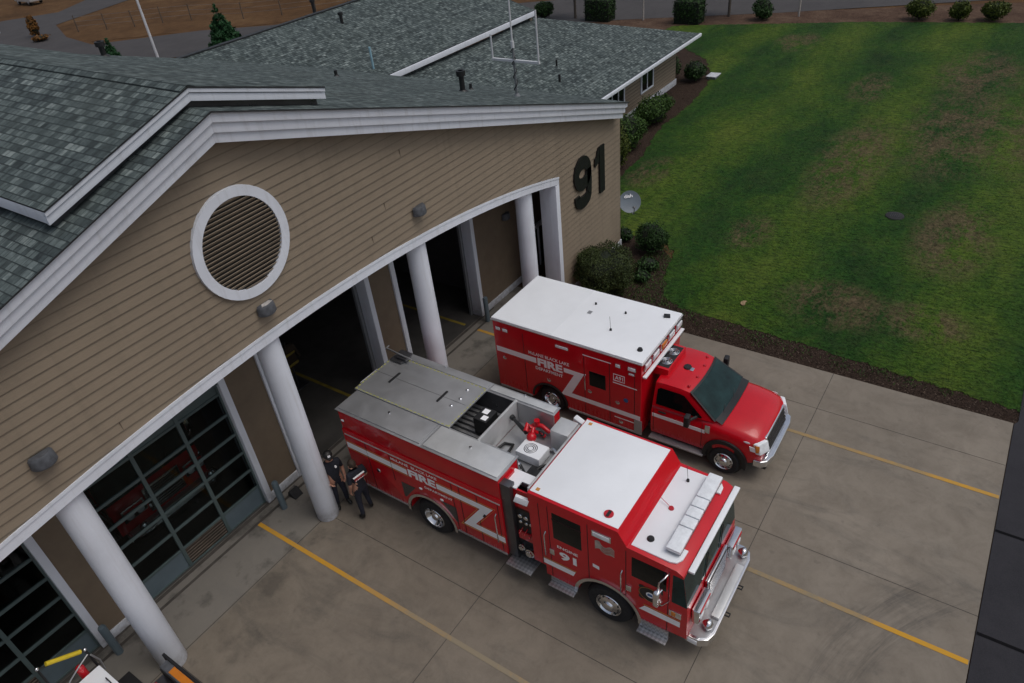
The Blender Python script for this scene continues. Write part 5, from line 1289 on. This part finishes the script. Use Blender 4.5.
# ------------------------------------------------------------------ people
def person(loc, yaw, label, J, R, cap, back_print):
    root = thing('person', loc, label, 'person'); root.rotation_euler = (0, 0, math.radians(yaw))
    global OG
    OG = (0, 0, 0)
    names = list(J); ix = {n_: i for i, n_ in enumerate(names)}
    E_ = [('pelvis', 'belly'), ('belly', 'chest'), ('chest', 'neck'), ('neck', 'head'), ('head', 'top')]
    for s2 in 'lr':
        E_ += [('chest', 'sh'+s2), ('sh'+s2, 'el'+s2), ('el'+s2, 'wr'+s2), ('wr'+s2, 'ha'+s2), ('pelvis', 'hip'+s2), ('hip'+s2, 'kn'+s2), ('kn'+s2, 'an'+s2), ('an'+s2, 'to'+s2)]
    me = bpy.data.meshes.new('body'); me.from_pydata([J[n_] for n_ in names], [(ix[a_], ix[b_]) for a_, b_ in E_], [])
    ob = bpy.data.objects.new('tmp', me); COL.objects.link(ob)
    md = ob.modifiers.new('skin', 'SKIN'); md.use_smooth_shade = True
    for i, n_ in enumerate(names):
        r = R[n_ if n_ in R else n_[:-1]]; r = r if isinstance(r, tuple) else (r, r)
        me.skin_vertices[0].data[i].radius = r; me.skin_vertices[0].data[i].use_root = (n_ == 'pelvis')
    sb = ob.modifiers.new('sub', 'SUBSURF'); sb.levels = 2; sb.render_levels = 2
    bpy.context.view_layer.update()
    m2 = bpy.data.meshes.new_from_object(ob.evaluated_get(bpy.context.evaluated_depsgraph_get()))
    bpy.data.objects.remove(ob)
    V = np.array([v.co[:] for v in m2.vertices]); F_ = [tuple(p.vertices) for p in m2.polygons]
    cls = {'head': 1, 'top': 1}
    P = {n_: np.array(J[n_]) for n_ in names}
    def seg(p, a_, b_):
        d_ = b_-a_; t_ = np.clip(np.dot(p-a_, d_)/np.dot(d_, d_), 0, 1); return np.linalg.norm(p-a_-d_*t_), t_
    mi = []
    for f_ in F_:
        c_ = V[list(f_)].mean(0); best = min(((seg(c_, P[a_], P[b_])[0]-.0, a_, b_, seg(c_, P[a_], P[b_])[1]) for a_, b_ in E_), key=lambda q: q[0])
        _, a_, b_, t_ = best
        k_ = 0
        if b_ in ('head', 'top') and c_[2] > P['neck'][2]+.015: k_ = 1
        elif b_[:2] in ('wr', 'ha') or (b_[:2] == 'el' and t_ > .82): k_ = 1
        elif b_[:2] in ('kn', 'an') or b_[:3] == 'hip': k_ = 2
        elif b_[:2] == 'to': k_ = 3
        if a_ == 'pelvis' and c_[2] < P['pelvis'][2]+.03: k_ = 2
        if b_[:2] == 'an' and t_ > .75: k_ = 3
        mi.append(k_)
    bm_ = MB(); bm_.v = [tuple(v) for v in V]; bm_.f = F_; bm_.mi = mi
    bm_.m = 1
    for s2 in 'lr':       # fingers and thumb rooted in the palm
        h = Vector(J['ha'+s2]); w_ = Vector(J['wr'+s2]); d_ = (h-w_).normalized()
        sx = Vector((0, -1, 0)) if abs(d_.z) > .6 else Vector((0, 0, 1))
        sx = (sx-d_*sx.dot(d_)).normalized(); nrm_ = d_.cross(sx)
        inward = nrm_ if nrm_.x*(1 if s2 == 'l' else -1) < 0 else -nrm_
        for k_, ln in enumerate((.068, .078, .072, .056)):
            o_ = h+sx*(.032-.021*k_)
            bm_.tube([o_-d_*.02, o_+d_*ln*.45+inward*.006, o_+d_*ln*.8+inward*.022, o_+d_*ln+inward*.036], [.0095, .009, .008, .006], 6)
        o_ = h-d_*.045+sx*.03
        bm_.tube([o_, o_+sx*.022+d_*.025+inward*.012, o_+sx*.028+d_*.055+inward*.022], [.012, .010, .007], 6)
    hx, hy, hz = J['head']
    hc = (hx, hy-.012, hz+.025)
    bm_.ball((hc[0], hc[1]-.095, hc[2]+.0), (.014, .022, .022), 8, 6)       # nose
    for sg in (-1, 1): bm_.ball((hc[0]+sg*.086, hc[1]+.015, hc[2]+.01), (.012, .022, .034), 8, 6)   # ears
    bm_.m = 4
    for sg in (-1, 1): bm_.ball((hc[0]+sg*.033, hc[1]-.082, hc[2]+.03), (.014, .009, .008), 8, 6)    # eyes
    bm_.box(hc[0]-.026, hc[0]+.026, hc[1]-.088, hc[1]-.078, hc[2]-.048, hc[2]-.04)                   # mouth line
    body_ = bm_.build('body', ['navy', 'skin', 'trousers', 'boot', 'hair'], root, smooth=60)
    if cap:
        m = MB().lathe([(.112, 0), (.114, .03), (.10, .075), (.06, .105), (0, .115)], (hc[0], hc[1]+.01, hc[2]+.058), 'z', 24)
        m.prism([(hc[0]+.085*math.cos(PI+PI*i/10), hc[1]-.06+.13*math.sin(PI+PI*i/10)) for i in range(11)], 'z', hc[2]+.055, hc[2]+.067)
        cp = m.build('cap', 'boot', root, smooth=50)
        MB().box(hc[0]-.03, hc[0]+.03, hc[1]-.112, hc[1]-.096, hc[2]+.075, hc[2]+.12).build('cap_badge', 'reflective', cp)
    v = []; 
    m = MB(); n1, n2 = 20, 10
    for j_ in range(n2+1):
        th = PI*.56*j_/n2
        for k_ in range(n1):
            a_ = 2*PI*k_/n1
            front = max(0, -math.sin(a_)); th2 = th*(1-.38*front)+(.18*th if math.sin(a_) > .3 else 0)
            v.append((hc[0]+.094*math.sin(th2)*math.cos(a_), hc[1]+.014+.108*math.sin(th2)*math.sin(a_), hc[2]+.02+.122*math.cos(th2)))
    m.add(v, [(j_*n1+k_, (j_+1)*n1+k_, (j_+1)*n1+(k_+1) % n1, j_*n1+(k_+1) % n1) for j_ in range(n2) for k_ in range(n1)])
    m.build('hair', 'hair', root, smooth=60)
    ch = J['chest']
    # belt
    pz = J['pelvis']
    if back_print:
        ys = ch[1]+.128
        pr_ = MB().box(ch[0]-.13, ch[0]+.13, ys-.03, ys+.004, ch[2]-.075, ch[2]+.0).build('shirt_print', 'shirtred', root, bevel=.004)
        MB().box(ch[0]-.15, ch[0]+.15, ys-.03, ys+.005, ch[2]+.025, ch[2]+.045).build('shirt_print', 'reflective', root)
        text('lettering', 'FIRE', 'reflective', pr_, (ch[0]+.12, ys+.006, ch[2]-.072), (-1, 0, 0), (0, 0, 1), .24, .028, .01)
    else:
        MB().prism([(ch[0]+.075+.026*math.cos(2*PI*i/10), ch[2]+.02+.03*math.sin(2*PI*i/10)) for i in range(10)], 'y', ch[1]-.135, ch[1]-.10).build('chest_badge', 'reflective', root)
    root.scale = (1.1, 1.1, 1.1); endthing(); return root
RAD = dict(pelvis=(.155, .12), belly=(.15, .115), chest=(.175, .13), neck=.062, head=.088, top=.07, sh=.075, el=.047, wr=.031, ha=(.043, .022), hip=.105, kn=.066, an=.05, to=.045)
JA = dict(pelvis=(0, 0, .93), belly=(0, -.01, 1.12), chest=(0, 0, 1.34), neck=(0, .01, 1.50), head=(0, -.01, 1.61), top=(0, .0, 1.72),
          shl=(.185, .01, 1.42), ell=(.235, .03, 1.16), wrl=(.22, -.07, .94), hal=(.20, -.10, .87), shr=(-.185, .01, 1.42), elr=(-.235, .04, 1.16), wrr=(-.2, -.10, .97), har=(-.15, -.15, .91),
          hipl=(.10, 0, .86), knl=(.12, -.03, .48), anl=(.13, .03, .09), tol=(.16, -.13, .05), hipr=(-.10, 0, .86), knr=(-.11, -.03, .48), anr=(-.12, .03, .09), tor=(-.15, -.13, .05))
person((5.33, .18, 0), -22, 'person in dark cap and navy uniform with chest badge standing beside the column', JA, RAD, True, False)
JB = dict(pelvis=(0, 0, .95), belly=(0, 0, 1.14), chest=(0, .01, 1.36), neck=(0, .02, 1.52), head=(0.02, -.015, 1.63), top=(.02, -.0, 1.74),
          shl=(.19, .01, 1.44), ell=(.235, .04, 1.17), wrl=(.235, -.04, .93), hal=(.23, -.06, .85), shr=(-.19, .01, 1.44), elr=(-.235, .02, 1.19), wrr=(-.20, -.14, 1.04), har=(-.15, -.19, 1.0),
          hipl=(.10, 0, .88), knl=(.12, .0, .49), anl=(.15, .07, .09), tol=(.17, -.09, .05), hipr=(-.10, 0, .88), knr=(-.14, -.08, .49), anr=(-.18, -.05, .09), tor=(-.22, -.20, .05))
person((5.43, -.60, 0), 172, 'person with back turned, navy shirt with red and white print, by the engine side', JB, RAD, False, True)

# ------------------------------------------------------------------ brush truck at the lower left edge
bt = thing('brush_truck', (-1.1, -2.0, 0), 'flatbed brush truck with white tank and yellow bar at the lower left corner', 'truck')
MB().box(-2.15, -.25, -3.3, -.55, .86, .98).build('flatbed', 'steel_dark', bt, bevel=.01)
MB().box(-1.9, -.5, -6.2, -.6, .55, .85).build('chassis', 'black', bt)
for xa, xb in ((-.30, .0), (-2.4, -2.1)):
    fl = MB().box(xa+.03, xb-.09, -3.3, -.52, 1.0, 1.19).build('side_rail', 'lampgrey', bt, bevel=.012)
    MB().box(xa+.06, xb-.10, -3.2, -.80, 1.191, 1.197).build('side_marker', 'orange', fl)
    MB().box(xa, xa+.028, -3.3, -.6, .98, 1.21).box(xb-.088, xb-.03, -3.3, -.36, .98, 1.22).build('rail_edge', 'black', fl, bevel=.006)
tk = MB().box(-2.0, -.94, -2.2, .235, .99, 1.6).build('water_tank', 'roofwhite', bt, bevel=.02)
MB().lathe([(0, .06), (.1, .06), (.12, .0)], (-1.35, -.2, 1.6), 'z', 18).tube([(-1.03, -.22, 1.6), (-1.03, -.22, 1.68), (-1.03, -.36, 1.68), (-1.03, -.36, 1.6)], .012).build('tank_fitting', 'black', tk)
hr = MB().lathe([(.0, -.11), (.17, -.11), (.17, -.09), (.10, -.09), (.10, .09), (.17, .09), (.17, .11), (.0, .11)], (-.62, -.95, 1.17), 'x', 22).build('hose_reel', 'redlens', bt, smooth=40)
rail('roll_bar', [(-1.72, .45, .98), (-1.70, .45, 2.38), (-.95, .45, 1.94), (-.93, .45, .98)], .026, bt, 'black')
MB().cyl((-1.55, .45, 2.345), (-1.02, .45, 1.99), .045, n=14).build('bar_padding', 'yellow', bt, smooth=50)
MB().ball((-1.70, .44, 2.40), .04).ball((-.95, .44, 1.97), .04).build('bar_end_cap', 'chrome', bt)
MB().tube([(-.97, .36, 1.9), (-1.2, .30, 1.86), (-1.45, .30, 1.72), (-1.6, .32, 1.5), (-1.5, .36, 1.3)], .014, 8).tube([(-.93, .40, 1.8), (-.86, .42, 1.5), (-.88, .42, 1.2)], .018, 8).build('hose', 'alu', bt, smooth=60)
MB().cyl((-1.2, .38, 1.2), (-1.2, .38, 1.72), .085, n=16).ball((-1.2, .38, 1.72), .085).build('extinguisher', 'redlens', bt, smooth=50)
MB().box(-2.05, -.6, -.5, .30, .70, .80).build('tail_deck', 'black', bt, bevel=.01)
cbp = MB().prism([(-3.4, .7), (-3.4, 2.0), (-5.0, 2.05), (-5.6, 1.4), (-6.8, 1.3), (-6.9, .7)], 'x', -2.1, -.2).build('cab', 'red', bt, bevel=.06, seg=3)
MB().prism([(-3.6, 1.42), (-3.6, 1.9), (-4.9, 1.9), (-5.3, 1.42)], 'x', -2.105, -.195).build('cab_window', 'glass', cbp)
for x, sg in ((-.22, 1), (-2.08, -1)):
    for y in (-1.3, -5.9): wheel(bt, x, y, .42, .25, sg, 'alu', .58, False)
endthing()

# turnout coat hung in the open bay
o = thing('turnout_coat', (8.3, 5.2, 1.45), 'dim turnout coat with yellow reflective bands hanging inside the open bay', 'coat')
MB().cyl((8.3, 5.2, 0), (8.3, 5.2, 1.75), .025, n=10).box(8.05, 8.55, 4.95, 5.45, 0, .04).build('stand', 'steel_dark', o)
ct = MB().prism([(8.08, .75), (8.52, .75), (8.50, 1.3), (8.62, .95), (8.70, .98), (8.56, 1.55), (8.38, 1.62), (8.22, 1.62), (8.04, 1.55), (7.90, .98), (7.98, .95), (8.10, 1.3)], 'y', 5.12, 5.3).build('coat', 'brass', o, bevel=.04)
MB().box(8.07, 8.53, 5.10, 5.119, .84, .92).build('reflective_band', 'yelline_in', ct); MB().box(8.1, 8.5, 5.10, 5.119, 1.25, 1.32).build('reflective_band', 'yelline_in', ct)
endthing()

# ------------------------------------------------------------------ vegetation
def leaves(name, parent, clumps, n, size, mat, asp=1.8, box=False, shell=.55):
    """small leaf faces scattered through clump volumes; clumps = (centre, radii)"""
    wts = np.array([r[0]*r[1]*r[2] for _, r in clumps])**.67; wts /= wts.sum()
    cnt = rng.multinomial(n, wts); VV = []
    for (c_, r), q in zip(clumps, cnt):
        if q == 0: continue
        d_ = rng.normal(size=(q, 3)); d_ /= np.linalg.norm(d_, axis=1)[:, None]
        if box:
            d_ = d_/np.maximum(np.abs(d_).max(1)[:, None], 1e-6)*(.86+.06*rng.random((q, 1))) if box == 1 else d_
        rad = (shell+(1-shell)*rng.random(q)**.5)
        # lumpy outline
        lump = 1+.17*np.sin(d_[:, 0]*6+c_[0]*9)*np.sin(d_[:, 1]*5+c_[1]*7)+.10*np.sin(d_[:, 2]*8+c_[0]*3)+.05*rng.normal(size=q)
        if box: lump = 1+.03*rng.normal(size=q)
        p = np.array(c_)+d_*rad[:, None]*lump[:, None]*np.array(r)
        nrm_ = d_+.7*rng.normal(size=(q, 3)); nrm_ /= np.linalg.norm(nrm_, axis=1)[:, None]
        t1 = np.cross(nrm_, rng.normal(size=(q, 3))); t1 /= np.linalg.norm(t1, axis=1)[:, None]; t2 = np.cross(nrm_, t1)
        s2 = size*rng.uniform(.6, 1.4, q)[:, None]
        quad = np.stack([p-t1*s2*asp*.5, p+t2*s2*.5, p+t1*s2*asp*.5, p-t2*s2*.5], 1)
        VV.append(quad.reshape(-1, 3))
    V = np.concatenate(VV)-np.array(OG)
    V[:, 2] = np.maximum(V[:, 2], -.04-OG[2])
    me = bpy.data.meshes.new(name); me.from_pydata(V.tolist(), [], np.arange(len(V)).reshape(-1, 4).tolist()); me.materials.append(M[mat])
    ob = bpy.data.objects.new(name, me); COL.objects.link(ob); ob.parent = parent
    return ob
def bush(name, x, y, rx, ry, h, mat, n, size, label, cat, group=None, box=False, lobes=5, core=.72, tidy=False):
    o = thing(name, (x, y, -.045), label, cat, group)
    if box: cl = [((x, y, h*.5), (rx, ry, h*.5))]
    else:
        cl = [((x, y, h*.52), (rx*.85, ry*.85, h*.48))]
        for k_ in range(lobes):
            a_ = 2*PI*k_/lobes+random.uniform(-.4, .4); q = random.uniform(.40, .58)
            cl.append(((x+rx*.5*math.cos(a_), y+ry*.5*math.sin(a_), h*random.uniform(.35, .68)), (rx*q, ry*q, h*random.uniform(.28, .36))))
    m = MB()
    if box: m.box(x-rx*.8, x+rx*.8, y-ry*.8, y+ry*.8, -.04, h*.88)
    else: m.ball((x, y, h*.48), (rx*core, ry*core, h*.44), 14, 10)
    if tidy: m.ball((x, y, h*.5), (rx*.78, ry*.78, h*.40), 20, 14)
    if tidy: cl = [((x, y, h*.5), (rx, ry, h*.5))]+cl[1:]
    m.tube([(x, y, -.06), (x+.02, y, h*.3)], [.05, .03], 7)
    m.build('stem_shade_core', 'leafcore', o, bevel=.1 if box else 0, smooth=60)  # includes a dark core whose colour stands in for shade among the leaves
    leaves('foliage', o, cl, n, size, mat, box=box, shell=.86 if tidy else .55)
    endthing(); return o
bush('clipped_bush', 17.75, -1.0, 1.15, .98, 1.66, 'leaf_olive', 30000, .032, 'large rounded clipped bush with brown tinged top at the front wall corner', 'bush', lobes=3, tidy=True)
bush('round_bush', 21.0, -1.3, .70, .66, 1.15, 'leaf_dark', 8000, .038, 'dark rounded bush standing at the lawn edge near the corner', 'bush')
for x, y, r, h, lab in ((19.7, -1.75, .42, .4, 'low sprawling plant between the two corner bushes'), (18.9, -1.9, .34, .32, 'small low plant at the foot of the clipped bush'), (21.4, .1, .38, .45, 'low leafy plant below the satellite dish')):
    bush('low_plant', x, y, r, r, h, 'leaf_dark', 900, .06, lab, 'plant', 'low plants in the corner bed')
bush('shrub', 27.5, 3.8, 1.0, .85, 2.2, 'leaf_yellow', 11000, .06, 'tall yellow green shrub nearest the station corner by the office wing', 'shrub', 'shrubs along the office wing')
bush('shrub', 30.2, 4.3, 1.0, .9, 1.7, 'leaf_mid', 9000, .06, 'green shrub second from the station corner by the office wing', 'shrub', 'shrubs along the office wing')
bush('shrub', 34.0, 4.7, 1.5, .95, 1.35, 'leaf_mid', 10000, .06, 'wide green shrub under the office wing window', 'shrub', 'shrubs along the office wing')
bush('shrub', 41.5, 5.4, .8, .7, 1.15, 'leaf_dark', 3500, .065, 'dark shrub by the far corner of the office wing beside the pale box', 'shrub', 'shrubs along the office wing')
bush('shrub', 41.6, 7.3, 1.0, .9, 1.5, 'leaf_dark', 3500, .07, 'dark shrub under the far eave corner of the office wing', 'shrub', 'shrubs along the office wing')
o = thing('utility_box', (42.35, 4.5, 0), 'pale square utility box in the grass by the office wing', 'utility box')
MB().box(41.95, 42.75, 4.25, 4.8, -.06, .10).build('box', 'grey', o, bevel=.02); MB().box(41.9, 42.8, 4.2, 4.85, .10, .14).build('lid', 'white', o, bevel=.015); endthing()
o = thing('drain_cover', (27.5, -8.8, -.03), 'dark round drain cover set in the lawn', 'drain cover')
MB().lathe([(0, .045), (.3, .045), (.34, .03), (.36, -.02)], (27.5, -8.8, -.03), 'z', 28).build('cover', 'rubber', o); m = MB()
for k_ in range(5): m.box(27.3, 27.7, -8.95+k_*.07, -8.92+k_*.07, .0155, .021)
m.build('cover_rib', 'black', o); endthing()
o = thing('fallen_board', (18.95, -5.69, 0), 'tan scrap of bark lying on the lawn edge', 'bark scrap')
MB().prism([(18.80, -5.72), (18.9, -5.79), (19.0, -5.74), (19.12, -5.77), (19.08, -5.66), (18.98, -5.6), (18.86, -5.63)], 'z', -.02, .012).build('scrap', simple('tan_scrap', (.26, .18, .10, 1), .9, var=.4, scale=12), o); endthing()
# clipped hedges and shrubs along the road
for x, y, rx, ry, h, lab in ((54.3, 18.9, .75, 1.35, 1.75, 'square clipped dark hedge block behind the lower roof'), (54.9, 11.4, .8, 1.25, 1.75, 'square clipped dark hedge block at the lawn corner by the road')):
    bush('hedge', x, y, rx, ry, h, 'leaf_dark', 6000, .075, lab, 'hedge', 'clipped hedges along the road', box=1)
bush('round_hedge', 53.8, 24.0, .9, .95, 1.35, 'leaf_dark', 3500, .08, 'round dark hedge peeping over the upper roof edge', 'hedge', 'clipped hedges along the road')
bush('round_hedge', 56.8, 6.3, .78, .8, 1.45, 'leaf_dark', 3500, .075, 'narrow round dark hedge alone behind the lawn', 'hedge', 'clipped hedges along the road')
for x, y, r, h, lab in ((58.8, -4.15, .95, 1.35, 'largest of the three yellow green shrubs behind the lawn'), (59.0, -6.6, .72, 1.2, 'middle of the three yellow green shrubs behind the lawn'), (59.3, -8.6, .9, 1.15, 'rightmost of the three yellow green shrubs behind the lawn')):
    bush('verge_shrub', x, y, r, r, h, 'leaf_yellow', 3000, .08, lab, 'shrub', 'yellow green shrubs behind the lawn', core=.6)
bush('orange_shrub', 36.2, 76.5, .55, .6, 2.0, 'leaf_orange', 1200, .14, 'orange autumn shrub at the road junction', 'shrub')
bush('low_plant', 35.2, 73.6, .9, .9, .5, 'leaf_orange', 500, .12, 'low rusty brush at the road junction', 'plant')
def tree(name, x, y, h, cz_, cr, mat, barkm, n, size, label, group=None, tr=.12):
    o = thing(name, (x, y, -.05), label, 'tree', group)
    m = MB().tube([(x, y, -.1), (x+.03, y+.02, h*.35), (x-.04, y+.05, h*.7), (x, y, h*.95)], [tr, tr*.85, tr*.5, tr*.2], 9)
    cl = []
    for k_ in range(11):
        a_ = 2*PI*k_/11+random.uniform(-.3, .3); rr = cr*random.uniform(.35, .75); zz = cz_+random.uniform(-.32, .55)*(h-cz_)*1.2
        c_ = (x+rr*math.cos(a_), y+rr*math.sin(a_), zz); q = cr*random.uniform(.32, .48); cl.append((c_, (q, q, q*.8)))
        m.tube([(x, y, max(.9, zz-.9)), (x+rr*.6*math.cos(a_), y+rr*.6*math.sin(a_), zz-.25), c_], [tr*.4, tr*.25, tr*.1], 6)
    m.build('trunk', barkm, o, smooth=60); leaves('crown', o, cl, n, size, mat, shell=.2); endthing()
tree('roadside_tree', 54.4, 21.3, 5.2, 3.6, 1.9, 'leaf_mid', 'bark', 5000, .13, 'slim roadside tree with grey trunk behind the roof', 'young trees along the road')
tree('roadside_tree', 57.3, 9.1, 5.2, 3.4, 1.8, 'leaf_mid', 'bark', 5000, .13, 'slim roadside tree with grey trunk between the hedges behind the lawn', 'young trees along the road')
for x, y, lab in ((54.9, 15.3, 'pale slim post at the road behind the lower roof'), (58.2, 4.0, 'pale slim post at the road behind the lawn')):
    o = thing('road_post', (x, y, -.05), lab, 'post', 'pale posts along the road')
    MB().cyl((x, y, -.1), (x, y, 2.7), .075, .06, 10).build('post', 'birch', o, smooth=50); MB().cyl((x, y, 2.7), (x, y, 2.75), .09, n=10).build('post_cap', 'grey', o); endthing()
def conifer(x, y, h, r, n, label, name='pine_tree', lift=.0, group=None, mat='needle'):
    o = thing(name, (x, y, -.05), label, 'tree', group)
    MB().tube([(x, y, -.1), (x, y, h*.5), (x+.02, y, h*.97)], [.05+.02*h, .03+.01*h, .012], 9).build('trunk', 'bark', o, smooth=60)
    cl = []
    lv = int(5+h*2.2)
    for k_ in range(lv):
        u = k_/(lv-1); z = lift+(h-lift)*(.10+.86*u); rr = r*(1-u)**.8
        nb = max(1, int(7*(1-u)+1))
        for q in range(nb):
            a_ = 2*PI*q/nb+k_*1.3+random.uniform(-.3, .3); d_ = rr*random.uniform(.50, .82)
            s2 = max(.10, rr*.42)
            cl.append(((x+d_*math.cos(a_), y+d_*math.sin(a_), z+.05*h*random.uniform(-.3, .6)), (s2, s2, s2*.75)))
    cl.append(((x, y, h*.9), (.10, .10, h*.10)))
    leaves('crown', o, cl, n, .055+.012*h, mat, asp=3.2, shell=.1); endthing()
conifer(37.2, 45.6, 4.1, 1.45, 11000, 'dark green young pine tree standing beyond the office roof')
conifer(33.0, 56.6, 1.7, .62, 2500, 'small green conifer peeping over the station roof near the flagpole', 'small_conifer')
for k_, (x, y, h) in enumerate(((64, 62, 13), (67.5, 56, 14), (68, 70, 13))):
    conifer(x, y, h, 4.2, 6000, ('dark tall conifer at the top edge, left of three', 'dark tall conifer at the top edge, right of three', 'dark tall conifer at the top edge, farthest of three')[k_], 'tall_conifer', 1.2, 'tall conifers beyond the fence', 'leaf_dark')
# wire fence
o = thing('wire_fence', (42, 66, 0), 'wire fence on grey timber posts along the dry verge', 'fence')
FP = [(39.0, 73.2), (40.6, 70.3), (42.3, 67.8), (44.3, 65.7), (45.9, 62.9), (46.9, 59.6), (47.7, 56.6), (49.9, 53.2), (52.2, 50.6), (54.5, 48.2)]
for x, y in FP:
    MB().cyl((x, y, -.1), (x+random.uniform(-.05, .05), y, 1.55), .06, .05, 8).build('post', 'wood', o, smooth=50)
for z in (.5, .95, 1.4):
    MB().tube([(x, y, z) for x, y in FP], .010, 5).build('wire', 'grey', o, smooth=60)
endthing()
# far parked car and pale boxes at the top left
o = thing('parked_car', (47.6, 100.4, 0), 'far silver parked car at the top left edge', 'car')
cp = [(-2.1, .35), (-2.15, .8), (-1.2, .95), (-.6, 1.42), (.9, 1.45), (1.6, .98), (2.1, .92), (2.15, .4)]
b_ = MB(); b_.prism([(100.4+y, z) for y, z in cp], 'x', 46.7, 48.5); b_.build('body', 'alu_light', o, bevel=.08, seg=3)
MB().prism([(100.4+y, z) for y, z in ((-1.05, 1.0), (-.55, 1.36), (.85, 1.38), (1.4, 1.02))], 'x', 46.69, 48.51).build('window', 'glass', o)
for x, sg in ((46.75, -1), (48.45, 1)):
    for y in (99.0, 101.8): wheel(o, x, y, .33, .2, sg, 'alu', .6)
endthing()
o = thing('utility_cabinet', (35.6, 84.6, 0), 'small white utility cabinet by the far side road', 'utility cabinet')
MB().box(35.2, 36.0, 84.2, 85.0, -.08, .9).build('cabinet', 'white', o, bevel=.03); MB().box(35.15, 36.05, 84.15, 85.05, .9, .95).build('lid', 'white', o, bevel=.02); endthing()
